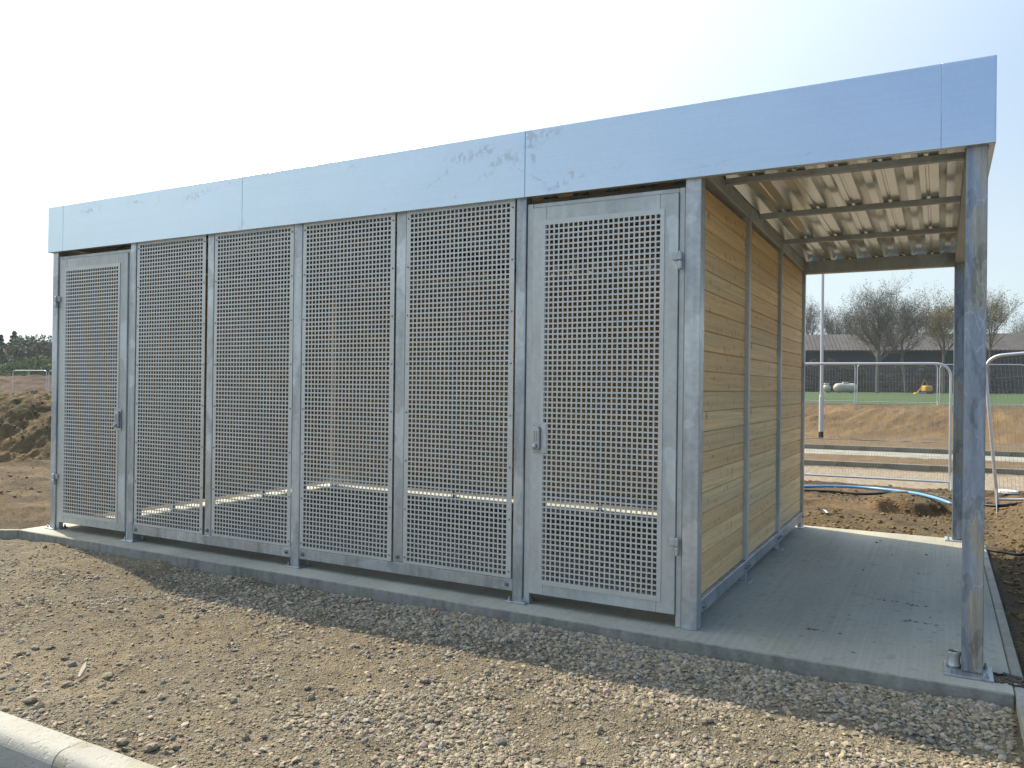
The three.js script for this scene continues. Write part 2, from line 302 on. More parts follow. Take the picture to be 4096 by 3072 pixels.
{
  const xs = lines([[-420, -60, 40], [-60, -15, 1.5], [-15, -7, 0.06], [-7, 2.6, 0.024], [2.6, 6, 0.08], [6, 40, 0.8], [40, 420, 40]]);
  const zs = lines([[60, 8, 8], [8, 2.76, 0.6], [2.76, 0.16, 0.024], [0.16, -4.2, 0.08], [-4.2, -8.6, 0.035], [-8.6, -11, 0.06], [-11, -40, 0.22], [-40, -60, 2], [-60, -420, 40]]);
  const nx = xs.length, nz = zs.length, pos = new Float32Array(nx * nz * 3), col = new Float32Array(nx * nz * 3), uv = new Float32Array(nx * nz * 2), idx = new Uint32Array((nx - 1) * (nz - 1) * 6);
  for (let j = 0; j < nz; j++) for (let i = 0; i < nx; i++) {
    const k = j * nx + i, x = xs[i], z = zs[j], y = groundH(x, z), c = groundC(x, z, y);
    pos.set([x, y, z], 3 * k); col.set(c, 3 * k); uv.set([x * 0.8, z * 0.8], 2 * k);
  }
  let q = 0;
  for (let j = 0; j < nz - 1; j++) for (let i = 0; i < nx - 1; i++) { const a = j * nx + i, b = a + 1, c = a + nx, d = c + 1; idx[q++] = a; idx[q++] = b; idx[q++] = c; idx[q++] = b; idx[q++] = d; idx[q++] = c; }
  const g = new THREE.BufferGeometry(); g.setAttribute('position', new THREE.BufferAttribute(pos, 3)); g.setAttribute('color', new THREE.BufferAttribute(col, 3)); g.setAttribute('uv', new THREE.BufferAttribute(uv, 2)); g.setIndex(new THREE.BufferAttribute(idx, 1)); g.computeVertexNormals();
  struct(obj('ground', g, dirtMat), 'bare soil and compacted made ground of the building site');
  console.log('ground', nx, nz);
}
const heapSpots = [];
// patch of heaped soil: local grid, height function
function heap(name, label, cx, cz, yaw, lx, lz, step, hf, cf) {
  const nx = Math.round(2 * lx / step), nz = Math.round(2 * lz / step), pos = [], col = [], uv = [], idx = [];
  const cs = Math.cos(yaw), sn = Math.sin(yaw);
  for (let j = 0; j <= nz; j++) for (let i = 0; i <= nx; i++) {
    const u = -lx + 2 * lx * i / nx, v = -lz + 2 * lz * j / nz, x = cx + u * cs + v * sn, z = cz - u * sn + v * cs;
    pos.push(x, hf(u, v, x, z), z); col.push(...cf(u, v, x, z)); uv.push(x * 0.7, z * 0.7);
    if (i < nx && j < nz) { const a = j * (nx + 1) + i; idx.push(a, a + nx + 1, a + 1, a + 1, a + nx + 1, a + nx + 2); }
  }
  const g = new THREE.BufferGeometry(); g.setAttribute('position', new THREE.Float32BufferAttribute(pos, 3)); g.setAttribute('color', new THREE.Float32BufferAttribute(col, 3)); g.setAttribute('uv', new THREE.Float32BufferAttribute(uv, 2)); g.setIndex(idx); g.computeVertexNormals();
  return struct(obj(name, g, dirtMat), label);
}
{
  const base = onY(100, 1856, -0.1), yaw = CAM.yaw + 0.42;      // left spoil heap, foot 15 m away
  const dir = new THREE.Vector3(base.x - CAM.p.x, 0, base.z - CAM.p.z).normalize(), c = base.clone().addScaledVector(dir, 2.6);
  const hp = heap('spoil_heap', 'dark olive brown heap of dug soil beside the shelter', c.x, c.z, Math.atan2(-dir.x, -dir.z), 9, 4.2, 0.055, (u, v, x, z) => {
    const n = fbm(u * 0.5 + 4, v * 0.5, 701, 4) - 0.5, r = fbm(u * 2.2 + v * 1.5, v * 2.2, 702, 4) - 0.5, q = fbm(u * 7, v * 7, 703, 3) - 0.5;
    const a = sm(2.7, 0.3, v + n * 0.8) * sm(-4.1, -1.8, v), e = sm(9, 6, Math.abs(u));
    return -0.35 + a * e * (1.42 + n * 0.35 + 0.08 * u * 0.6) + (r * 0.22 + (0.5 - Math.abs(2 * fbm(u * 4.5 + v * 2, v * 5, 703, 3) - 1)) * 0.16 + (0.5 - Math.abs(2 * fbm(u * 13, v * 13, 704, 3) - 1)) * 0.10) * sm(-0.1, 0.25, a) ;
  }, (u, v) => { const k = 0.85 + (fbm(u * 2, v * 2, 711, 4) - 0.5) * 0.7 + (fbm(u * 9, v * 9, 712, 3) - 0.5) * 0.5; const t = sm(0.45, 0.7, fbm(u * 0.9, v * 1.2, 713, 3)); return [mix(0.180, 0.235, t) * k, mix(0.126, 0.158, t) * k, mix(0.052, 0.064, t) * k]; });
  heapSpots.push(hp);
  const f = at(150, 1524, 66), d2 = new THREE.Vector3(f.x - CAM.p.x, 0, f.z - CAM.p.z).normalize();
  heap('spoil_heap', 'reddish brown heap of soil behind the mesh fence', f.x, f.z, Math.atan2(-d2.x, -d2.z), 16, 24, 0.35, (u, v) => {
    const n = fbm(u * 0.3 + 9, v * 0.3, 721, 4) - 0.5, q = fbm(u * 1.6, v * 1.6, 722, 4) - 0.5;
    const a = (v > 0 ? sm(23, 0.5, v) : sm(-12, -0.5, v)) * sm(15, 2, Math.abs(u - 1));
    return -0.6 + a * (2.45 + n * 0.8) + q * 0.6 * sm(0, 0.2, a);
  }, (u, v) => { const k = 0.85 + (fbm(u * 1.2, v * 1.2, 731, 4) - 0.5) * 0.7; return [0.120 * k, 0.068 * k, 0.029 * k]; });
}
// road beyond the near kerb, roads and kerbs behind, field
const asphalt = std({ map: colourTex(512, 512, (u, v) => { const k = 0.11 + (fbm(u * 80, v * 80, 801, 3, 80, 80) - 0.5) * 0.10; return [k * 1.05, k, k * 0.92]; }), roughness: 0.92 });
struct(obj('road', metric(cbox(-30, 20, -0.4, -0.2, 2.80, 14)), asphalt), 'road surface below the kerb');
{
  const k = struct(grp('kerb', scene), 'pale concrete kerb along the road');
  const prof = new THREE.Shape(); prof.moveTo(0, -0.36); prof.lineTo(0, 0); prof.lineTo(-0.003, 0); prof.lineTo(0.088, -0.002);
  prof.quadraticCurveTo(0.125, -0.004, 0.138, -0.045); prof.lineTo(0.150, -0.36); prof.lineTo(0, -0.36);
  const one = new THREE.ExtrudeGeometry(prof, { depth: 0.910, bevelEnabled: true, bevelSize: 0.003, bevelThickness: 0.003, bevelSegments: 1, curveSegments: 8 });
  one.rotateY(-Math.PI / 2); one.scale(-1, 1, 1);
  { const ix = one.attributes.position; for (let i = 0; i < ix.count; i += 3) { const a = [ix.getX(i + 1), ix.getY(i + 1), ix.getZ(i + 1)]; ix.setXYZ(i + 1, ix.getX(i + 2), ix.getY(i + 2), ix.getZ(i + 2)); ix.setXYZ(i + 2, ...a); } one.computeVertexNormals(); }
  one.computeBoundingBox(); const bb = one.boundingBox; one.translate(-bb.min.x, 0, -bb.min.z);
  const vs = [0, 1, 2].map((i) => uvm(one.clone(), i * 1.37, i * 0.61));
  for (let i = 0; i < 9; i++) { const m = obj('kerb_stone', vs[i % 3], kerbMat, k); m.position.set(-1.893 - 0.919 * 4 + i * 0.919, -0.06 + ((i * 7) % 3 - 1) * 0.0015, 2.647); }
}
function rearStrip(name, label, z0, z1, y0, y1, mat, xa = -30, xb = 40, parent = null) {
  const g = metric(cbox(xa, xb, y0, y1, z1, z0, 0.012)); g.rotateY(-TILT); const m = obj(name, g, mat, parent); return m;
}
const pathMat = std({ color: C(0.80, 0.76, 0.70), map: concMap, roughness: 0.9 }), rearKerb = std({ map: kerbMap, color: C(0.55, 0.53, 0.48), roughness: 0.9 });
struct(rearStrip('footway', 'pale grey surfaced road behind the fence', -17.2, -19.75, -0.4, -0.232, pathMat), null);
for (const [i, z] of [[0, -14.25], [1, -19.78], [2, -23.75]]) {
  const k = struct(grp('kerb', scene), 'concrete kerb line of the rear road');
  const g = metric(cbox(0, 0.914, -0.4, 0, -0.13, 0, 0.008));
  for (let j = 0; j < 24; j++) { const s = -9 + j * 0.92, m = obj('kerb_stone', g, rearKerb, k); m.position.set(s * Math.cos(TILT), [-0.105, -0.10, -0.14][i], z + s * Math.sin(TILT)); m.rotation.y = -TILT; }
}
{
  const grass = std({ vertexColors: true, roughness: 0.95, map: dirtMap });
  const pos = [], col = [], uv = [], idx = [], nx = 90, nz = 50;
  for (let j = 0; j <= nz; j++) for (let i = 0; i <= nx; i++) {
    const t = j / nz, x = mix(-19, -19 - t * 110, sm(0.1, 0.5, t)) + (150 + 19 + sm(0.1, 0.5, t) * t * 110) * i / nx, z = bankTop(x) - 0.15 + (fbm(x * 0.7, 1, 811, 3) - 0.5) * 1.3 * (t === 0 ? 1 : 0) - t * t * 240 - t * 6;
    const n = fbm(x * 0.35, z * 0.5, 812, 4), e = sm(0.02, 0.1, t + (n - 0.5) * 0.06);
    pos.push(x, 0.80 + t * 0.95 + (n - 0.5) * 0.12 + (t === 0 ? -0.12 : 0) - (i === 0 ? 1.3 : 0), z);
    const k = 0.75 + (n - 0.5) * 0.7; col.push(mix(0.13, 0.060, e) * k, mix(0.11, 0.120, e) * k, mix(0.045, 0.006, e) * k); uv.push(x, z);
    if (i < nx && j < nz) { const a = j * (nx + 1) + i; idx.push(a, a + 1, a + nx + 1, a + 1, a + nx + 2, a + nx + 1); }
  }
  const g = new THREE.BufferGeometry(); g.setAttribute('position', new THREE.Float32BufferAttribute(pos, 3)); g.setAttribute('color', new THREE.Float32BufferAttribute(col, 3)); g.setAttribute('uv', new THREE.Float32BufferAttribute(uv, 2)); g.setIndex(idx); g.computeVertexNormals();
  struct(obj('grass_field', g, grass), 'flat green field above the earth bank');
}
console.log('setting');

// ------------------------------------------------------------------ slab and edgings
const X0 = -6.690, X1 = 1.622, ZF = 0.205, ZR = -4.325;
{
  const s = struct(grp('concrete_slab', scene), 'brushed concrete base slab of the shelter');
  const LX = X1 - X0, LZ = ZF - ZR, dash = [], DR = rng(515);
  for (let i = 0; i < 150; i++) dash.push([0.05 + DR() * 1.55, -4.1 + DR() * 4.2, 0.006 + 0.05 * Math.pow(DR(), 2.5), 0.004 + DR() * 0.010, (DR() - 0.5) * 0.5, 0.10 + DR() * 0.35]);
  const sm2 = colourTex(1536, 832, (u, v) => {
    const X = X0 + u * LX, Z = ZR + v * LZ, a = fbm(X * 0.7, Z * 0.7, 401, 5), br = fbm(X * 95, Z * 1.2, 402, 3), c = fbm(X * 60, Z * 60, 403, 2), bl = fbm(X * 3.2, Z * 0.55, 407, 5), sp = sm(0.70, 0.76, fbm(X * 16, Z * 16, 405, 3));
    let k = 0.375 + (a - 0.5) * 0.16 + (br - 0.5) * 0.075 + (c - 0.5) * 0.06 - sp * 0.05 + (bl - 0.5) * 0.16, m = 0;
    if (X > -0.1) { const wx = (fbm(X * 14, Z * 14, 431, 2) - 0.5) * 0.05, wz = (fbm(X * 14, Z * 14, 432, 2) - 0.5) * 0.03, g = sm(0.3, 0.55, fbm(X * 70, Z * 70, 433, 2)); for (const [dx, dz, l, w, sl, st] of dash) { const p = X - dx + wx; if (Math.abs(p) > l) continue; const q = (Z - dz + wz - p * sl) / w; if (Math.abs(q) < 2) m = Math.max(m, st * Math.exp(-q * q) * (1 - (p / l) ** 2) * g); } }
    const bs = sm(0.60, 0.72, fbm(X * 2.2, Z * 2.6, 435, 4)) * 0.10; k *= 1 - m; return [k * (1.02 - bs * 0.2), k * (0.985 - bs * 0.5), k * (0.77 - bs - m * 0.15)];
  });
  const slabMat = std({ map: sm2, bumpMap: concBump, bumpScale: 0.0015, roughness: 0.85 });
  const sg0 = cbox(X0, X1, -0.4, 0, ZR, ZF - 0.012, 0.003, 0), sp0 = sg0.attributes.position, su0 = sg0.attributes.uv; for (let i = 0; i < sp0.count; i++) su0.setXY(i, (sp0.getX(i) - X0) / LX, (sp0.getZ(i) - ZR) / LZ);
  obj('slab', sg0, slabMat, s);
  const em = std({ map: colourTex(1024, 128, (u, v) => { const X = u * 8.3, Y = v * 0.2, dr = fbm(X * 26, Y * 5, 441, 4), bl = fbm(X * 1.6, Y * 3, 442, 4), c = fbm(X * 60, Y * 60, 443, 2), k = 0.23 + (bl - 0.5) * 0.18 + (dr - 0.5) * 0.14 + (c - 0.5) * 0.08, g = sm(0.55, 0.72, fbm(X * 3, Y * 6, 445, 3)); return [k * (1 - g * 0.04), k * 0.98, k * (0.85 - g * 0.06)]; }), roughness: 0.9, bumpMap: concBump, bumpScale: 0.003 });
  const eg = cbox(X0, X1, -0.4, 0.0, ZF - 0.0118, ZF, 0.005), ep = eg.attributes.position, eu = eg.attributes.uv; for (let i = 0; i < ep.count; i++) eu.setXY(i, (ep.getX(i) - X0) / 8.3, ep.getY(i) / 0.2);
  obj('slab_edge', eg, em, s);
}
{
  const e = struct(grp('edging', scene), 'narrow concrete edging strip around the slab');
  for (let i = 0; i < 7; i++) obj('edging_stone', cbox(1.627, 1.682, -0.3, -0.004 - (i % 2) * 0.002, ZR + i * 0.915 + 0.003, ZR + (i + 1) * 0.915 - 0.003, 0.006), kerbMat, e);
  for (let i = 0; i < 2; i++) { const m = obj('edging_stone', cbox(0.003, 0.912, -0.3, -0.001, -0.012, 0.043, 0.006), kerbMat, e); m.position.set(-6.688 - i * 0.915 * 0.849, 0, 0.196 + i * 0.915 * 0.528); m.rotation.y = Math.atan2(-0.528, -0.849); }
}

// ------------------------------------------------------------------ the shelter
const shelter = thing('storage_shelter', 'long galvanised steel shelter with perforated front, timber wall and open end bay', 'shelter', [0, 0, 0]);
const PITCH = 0.035, HOLE = 0.0243;
// perforated sheet: nc x nr square holes, first hole centre (0, 0) top left, margins, real thickness
function perforated(nc, nr, ml, mr, mt, mb, th = 0.002) {
  const pos = [], q = (a, b, c, d) => pos.push(...a, ...b, ...c, ...a, ...c, ...d);
  const h = HOLE / 2, L = -ml, R = (nc - 1) * PITCH + mr, T = mt, B = -(nr - 1) * PITCH - mb;
  const face = (x0, x1, y0, y1) => { q([x0, y0, 0], [x1, y0, 0], [x1, y1, 0], [x0, y1, 0]); q([x0, y0, -th], [x0, y1, -th], [x1, y1, -th], [x1, y0, -th]); };
  for (let j = 0; j <= nr; j++) face(L, R, j === nr ? B : -j * PITCH + h, j === 0 ? T : -(j - 1) * PITCH - h);
  for (let j = 0; j < nr; j++) { const y0 = -j * PITCH - h, y1 = -j * PITCH + h;
    for (let i = 0; i <= nc; i++) face(i === 0 ? L : (i - 1) * PITCH + h, i === nc ? R : i * PITCH - h, y0, y1);
    for (let i = 0; i < nc; i++) { const x0 = i * PITCH - h, x1 = i * PITCH + h;
      q([x0, y0, 0], [x0, y1, 0], [x0, y1, -th], [x0, y0, -th]); q([x1, y0, 0], [x1, y0, -th], [x1, y1, -th], [x1, y1, 0]);
      q([x0, y0, 0], [x0, y0, -th], [x1, y0, -th], [x1, y0, 0]); q([x0, y1, 0], [x1, y1, 0], [x1, y1, -th], [x0, y1, -th]); } }
  q([L, B, 0], [L, T, 0], [L, T, -th], [L, B, -th]); q([R, B, 0], [R, B, -th], [R, T, -th], [R, T, 0]); q([L, B, 0], [L, B, -th], [R, B, -th], [R, B, 0]); q([L, T, 0], [R, T, 0], [R, T, -th], [L, T, -th]);
  const g = new THREE.BufferGeometry(); g.setAttribute('position', new THREE.Float32BufferAttribute(pos, 3)); g.computeVertexNormals(); return uvm(g);
}
const screwG = new THREE.SphereGeometry(0.0075, 8, 3, 0, 6.2832, 0, 1.45).rotateX(Math.PI / 2);
const boltG = merge([new THREE.CylinderGeometry(0.016, 0.018, 0.010, 6).rotateX(Math.PI / 2).translate(0, 0, 0.006), new THREE.CylinderGeometry(0.008, 0.008, 0.012, 8).rotateX(Math.PI / 2).translate(0, 0, 0.015)]);
function part(name, x0, x1, y0, y1, z0, z1, mat = galv, parent = shelter, b = 0.004) { return obj(name, cbox(x0, x1, y0, y1, z0, z1, b), mat, parent); }
function basePlate(x, z, parent = shelter, w = 0.08, name = 'base_plate') {
  const g = [cbox(x - w, x + w, 0, 0.012, z - w, z + w, 0.002)];
  for (const a of [-1, 1]) for (const b of [-1, 1]) g.push(rod([x + a * w * 0.72, 0.01, z + b * w * 0.72], [x + a * w * 0.72, 0.024, z + b * w * 0.72], 0.012, 0.012, 6), rod([x + a * w * 0.72, 0.02, z + b * w * 0.72], [x + a * w * 0.72, 0.04, z + b * w * 0.72], 0.006, 0.006, 6));
  return obj(name, g.map((q) => metric(q)), galv, parent);
}
// posts of the front: [x0, x1, top]
const ROOFY = (z) => 2.935 + (z - 0) * 0.0165;        // underside of the purlins' top, falls to the rear
for (const [x0, x1] of [[-6.509, -6.427], [-5.317, -5.240], [-3.293, -3.206], [-1.265, -1.190]]) { part('front_post', x0, x1, 0, 2.88, -0.09, 0); basePlate((x0 + x1) / 2, -0.045, shelter, 0.075); }
part('front_post', -0.092, 0.006, 0, 2.90, -0.10, 0.0);
part('front_post', 1.400, 1.498, 0.012, 2.90, -0.10, 0.0, galvStreak); 
for (const [x0, x1] of [[-4.296, -4.220], [-2.279, -2.191]]) part('mullion', x0, x1, 0.156, 2.88, -0.060, -0.006);
// bottom rails with bolts
for (const [x0, x1] of [[-5.239, -3.294], [-3.205, -1.266]]) {
  const r = part('bottom_rail', x0, x1, 0.073, 0.155, -0.055, -0.002);
  for (const x of [x0 + 0.042, x1 - 0.042]) { const b = obj('bolt', boltG, boltMat, r); b.position.set(x, 0.114, -0.002); }
}
for (const x of [-4.258, -2.236]) { const b = obj('bolt', boltG, boltMat, shelter); b.position.set(x, 0.198, -0.006); }
// four fixed perforated panels
{
  const g = perforated(24, 73, 0.050, 0.052, 0.075, 0.034);
  for (const x of [-5.173, -4.1538, -3.1467, -2.1344]) {
    const p = grp('perforated_panel', shelter, [x, 2.7123, -0.001]);
    obj('perforated_sheet', g, plateMat, p);
    for (let i = 0; i < 8; i++) for (const sx of [-0.034, 0.839]) { const s = obj('screw', screwG, boltMat, p); s.position.set(sx, -0.017 - i * 0.356, 0.0005); }
  }
}
// doors
function hinge(parent, x, y, s) { // knuckle with a leaf towards the door
  const g = [cbox(x - 0.013, x + 0.013, y + 0.002, y + 0.055, 0.004, 0.034, 0.006), cbox(x - 0.013, x + 0.013, y - 0.055, y - 0.001, 0.004, 0.034, 0.006), s > 0 ? cbox(x - 0.050, x - 0.013, y + 0.004, y + 0.052, 0.004, 0.018, 0.003) : cbox(x + 0.013, x + 0.05, y + 0.004, y + 0.052, 0.004, 0.018, 0.003), rod([x, y - 0.058, 0.019], [x, y + 0.06, 0.019], 0.006, 0.006, 8)];
  obj('hinge', g.map((q) => metric(q)), galv, parent);
}
function lock(parent, x, y, plate) {
  obj('lock_plate', cbox(plate[0], plate[1], y - 0.098, y + 0.100, 0.0045, 0.0075, 0.001), galv, parent);
  const body = new THREE.Shape(), w = 0.0205, h = 0.074, r = 0.017;
  body.moveTo(-w + r, -h); body.lineTo(w - r, -h); body.quadraticCurveTo(w, -h, w, -h + r); body.lineTo(w, h - r); body.quadraticCurveTo(w, h, w - r, h); body.lineTo(-w + r, h); body.quadraticCurveTo(-w, h, -w, h - r); body.lineTo(-w, -h + r); body.quadraticCurveTo(-w, -h, -w + r, -h);
  const bg = new THREE.ExtrudeGeometry(body, { depth: 0.014, bevelEnabled: true, bevelSize: 0.004, bevelThickness: 0.006, bevelSegments: 3 }); bg.translate(x, y, 0.0135);
  const back = new THREE.ExtrudeGeometry(body, { depth: 0.005, bevelEnabled: false }); back.scale(1.18, 1.05, 1); back.translate(x + 0.001, y, 0.0078);
  obj('lock_body', metric(bg), chrome, parent); obj('lock_gasket', metric(back), darkMat, parent);
  const btn = []; for (let i = 0; i < 7; i++) for (const s of [-1, 1]) btn.push(new THREE.CylinderGeometry(0.0036, 0.0036, 0.006, 8).rotateX(Math.PI / 2).translate(x + s * 0.0085, y + 0.046 - i * 0.0105, 0.0345));
  obj('lock_buttons', btn, boltMat, parent);
  const kn = new THREE.SphereGeometry(0.0165, 14, 10); kn.scale(0.85, 1.25, 0.8); kn.translate(x - 0.001, y - 0.052, 0.047);
  obj('knob', merge([kn, rod([x - 0.001, y - 0.052, 0.03], [x - 0.001, y - 0.052, 0.045], 0.009, 0.008, 10)]), chrome, parent);
}
function door(x0, x1, hinges, label) {                 // x0..x1 the opening between posts; hinges: 1 right, -1 left
  const d = grp('door', shelter); d.userData.label = label;
  const lx0 = x0 + 0.049, lx1 = x1 - 0.040, px0 = hinges > 0 ? -1.066 : -6.307, pw = 0.845;
  obj('door_jamb', cbox(x0 + 0.002, lx0 - 0.003, 0, 2.706, -0.06, -0.014, 0.003), galvDull, d);
  obj('door_jamb', cbox(lx1 + 0.003, x1 - 0.002, 0, 2.706, -0.06, -0.014, 0.003), galvDull, d);
  obj('door_head', cbox(lx0 - 0.002, lx1 + 0.002, 2.676, 2.705, -0.06, -0.0165, 0.003), galvDull, d);
  const fr = [[lx0, px0 + 0.03, 0.078, 2.673], [px0 + pw - 0.03, lx1, 0.078, 2.673]].map((a) => cbox(...a, -0.045, 0.0, 0.003));
  fr.push(cbox(px0 + 0.0305, px0 + pw - 0.0305, 2.555, 2.673, -0.0445, -0.0005, 0.002), cbox(px0 + 0.0305, px0 + pw - 0.0305, 0.078, 0.180, -0.0445, -0.0005, 0.002));
  obj('leaf_frame', fr, galvDull, d);
  const sh = obj('perforated_sheet', perforated(23, 68, 0.036, 0.039, 0.046, 0.045), plateMat, d); sh.position.set(px0 + 0.036, 2.5383, 0.0042);
  const hx = hinges > 0 ? lx1 + 0.018 : lx0 - 0.040;
  hinge(d, hx, 2.252, hinges); hinge(d, hx, 0.50, hinges);
  if (hinges > 0) lock(d, px0 - 0.018, 1.124, [px0 - 0.052, px0 + 0.052]); else lock(d, px0 + pw + 0.010, 1.116, [px0 + pw - 0.052, px0 + pw + 0.050]);
}
door(-1.188, -0.094, 1, 'perforated steel door next to the timber wall, hinged on the corner post');
door(-6.425, -5.319, -1, 'perforated steel door at the far closed end, hinged on the end post');
// timber walls: planks, uprights, rails
const PL = 0.1285;
const plankG = {};
function plank(len, v, th = 0.032) {
  const key = len.toFixed(3) + v; if (plankG[key]) return plankG[key];
  const g = cbox(0, len, 0.0016, PL - 0.0016, -th, 0, 0.0045);
  const g2 = merge([g, cbox(0.002, len - 0.002, PL - 0.003, PL + 0.010, -th + 0.011, -th + 0.019, 0.001)]), p = g2.attributes.position, uv = g2.attributes.uv, o = hash(v, 3, 77) * 0.3; // tongue into the next board, added to stop sun slivers through the joints
  for (let i = 0; i < p.count; i++) uv.setXY(i, o + p.getX(i) / 1.9, (v + clamp(p.getY(i) / PL, 0.03, 0.97)) / 8);
  return plankG[key] = g2;
}
// wall along local x from 0 to the last stop; its outside looks to local +z
function timberWall(name, stops, pos, turn, rows, feet) {
  const w = grp(name, shelter, pos); w.rotation.y = turn; const R = rng(31 + stops.length + Math.round(turn * 10));
  let last = -1;
  for (let b = 0; b < stops.length - 1; b++) { const a = stops[b] + (b === 0 ? 0.002 : 0.027), e = stops[b + 1] - (b === stops.length - 2 ? 0.002 : 0.027);
    for (let r = 0; r < rows; r++) { let v; do v = Math.floor(R() * 8); while (v === last); last = v; const m = obj('plank', plank(e - a, v), wood, w); m.position.set(a, 0.166 + r * PL, -0.030 + (R() - 0.5) * 0.003); } }
  for (let b = 1; b < stops.length - 1; b++) obj('upright', cbox(stops[b] - 0.025, stops[b] + 0.025, 0.1665, 2.80, -0.066, 0.0, 0.003), galvDull, w);
  const L = stops[stops.length - 1];
  obj('wall_rail', cbox(stops[0] + 0.002, L - 0.002, 0.078, 0.165, -0.052, -0.001, 0.003), galv, w);
  for (let b = 0; b < stops.length; b++) for (const s of [-0.045, 0.045]) { const x = stops[b] + s; if (x < stops[0] || x > L) continue; const q = obj('bolt', boltG, boltMat, w); q.position.set(x, 0.122, -0.001); }
  for (const x of feet) obj('wall_foot', [cbox(x - 0.022, x + 0.022, 0.010, 0.078, -0.046, -0.008), cbox(x - 0.06, x + 0.06, 0, 0.010, -0.075, 0.03, 0.002)], galv, w);
}
timberWall('timber_wall', [0, 1.32, 2.69, 4.085], [0.006, 0, -0.102], Math.PI / 2, 20, [1.32, 2.69, 4.03]);
timberWall('timber_wall', [0, 1.395, 2.765, 4.085], [-6.509, 0, -4.187], -Math.PI / 2, 20, [0.06, 1.395, 2.765]);
timberWall('timber_wall', [0, 1.15, 2.19, 3.19, 4.25, 5.24, 6.32], [-0.09, 0, -4.115], Math.PI, 20, [0.06, 1.15, 2.19, 3.19, 4.25, 5.24, 6.26]);
part('rear_post', -0.060, 0.006, 0, 2.80, -4.245, -4.190); part('rear_post', -6.509, -6.440, 0, 2.80, -4.245, -4.190);
part('rear_post', 1.400, 1.496, 0.012, 2.80, -4.286, -4.190, galvStreak); basePlate(1.448, -4.238, shelter, 0.11);
basePlate(1.432, -0.035, shelter, 0.112);
// roof: beams, purlins, trapezoidal sheet, fascia
{
  const roof = grp('roof', shelter);
  const beam = (x0, x1, z0, z1, ya, yb, h, name) => { // sloping along z
    const g = cbox(x0, x1, -h, 0, z0, z1, 0.004), p = g.attributes.position;
    for (let i = 0; i < p.count; i++) p.setY(i, p.getY(i) + mix(ya, yb, (p.getZ(i) - z0) / (z1 - z0)));
    g.computeVertexNormals(); return obj(name, g, galvDull, roof);
  };
  for (const [a, b] of [[-6.500, -6.430], [-3.285, -3.215], [-0.080, -0.004], [1.405, 1.490]]) beam(a, b, -4.186, -0.102, 2.847, 2.902, 0.105, 'roof_beam');
  obj('roof_beam', cbox(-6.5, 1.495, 2.712, 2.846, -4.283, -4.192, 0.004), galvDull, roof);
  obj('roof_beam', cbox(-6.5, 1.495, 2.80, 2.903, -0.095, -0.012, 0.004), galvDull, roof);
  for (const z of [-0.655, -1.785, -2.92]) { const y = 2.915 - (0 - z) * 0.0135; for (const [a, b] of [[-6.43, -3.285], [-3.215, -0.08], [-0.004, 1.405]]) obj('purlin', cbox(a + 0.001, b - 0.001, y - 0.054, y - 0.013, z - 0.022, z + 0.022, 0.003), galvDull, roof); }
  // sheet: pans 0.115, webs, crests; thickness by a second skin
  const prof = [], per = 0.2535; let x = -6.53 + 0.02;
  const ph = (1.41 - 0.094 - x) % per; x += ph - per;
  while (x < 1.53) { for (const [dx, y] of [[0, 0.062], [0.050, 0.062], [0.094, 0.002], [0.128, 0.002], [0.134, 0.010], [0.146, 0.010], [0.152, 0.002], [0.206, 0.002]]) { const q = x + dx; if (q > -6.53 && q < 1.515) prof.push([q, y]); } x += per; }
  const pos = [];
  const top = (q, z) => [q[0], q[1] + 2.907 + z * 0.0135, z], bot = (q, z) => [q[0], q[1] + 2.904 + z * 0.0135, z];
  for (let i = 0; i < prof.length - 1; i++) { const a = prof[i], b = prof[i + 1];
    const A = top(a, 0), B = top(b, 0), Cc = top(b, -4.31), D = top(a, -4.31); pos.push(...A, ...B, ...Cc, ...A, ...Cc, ...D);
    const E2 = bot(a, 0), F = bot(b, 0), G = bot(b, -4.31), Hh = bot(a, -4.31); pos.push(...E2, ...G, ...F, ...E2, ...Hh, ...G); pos.push(...D, ...Cc, ...G, ...D, ...G, ...Hh); }
  const g = new THREE.BufferGeometry(); g.setAttribute('position', new THREE.Float32BufferAttribute(pos, 3)); g.computeVertexNormals();
  obj('roof_sheet', uvm(g), roofMat, roof);
  obj('rear_light_stop', cbox(-6.51, 1.50, 2.925, 2.932, -4.344, -4.16, 0.002), galvDull, roof);  // unseen strip added over the crest ends to keep sky light out
}
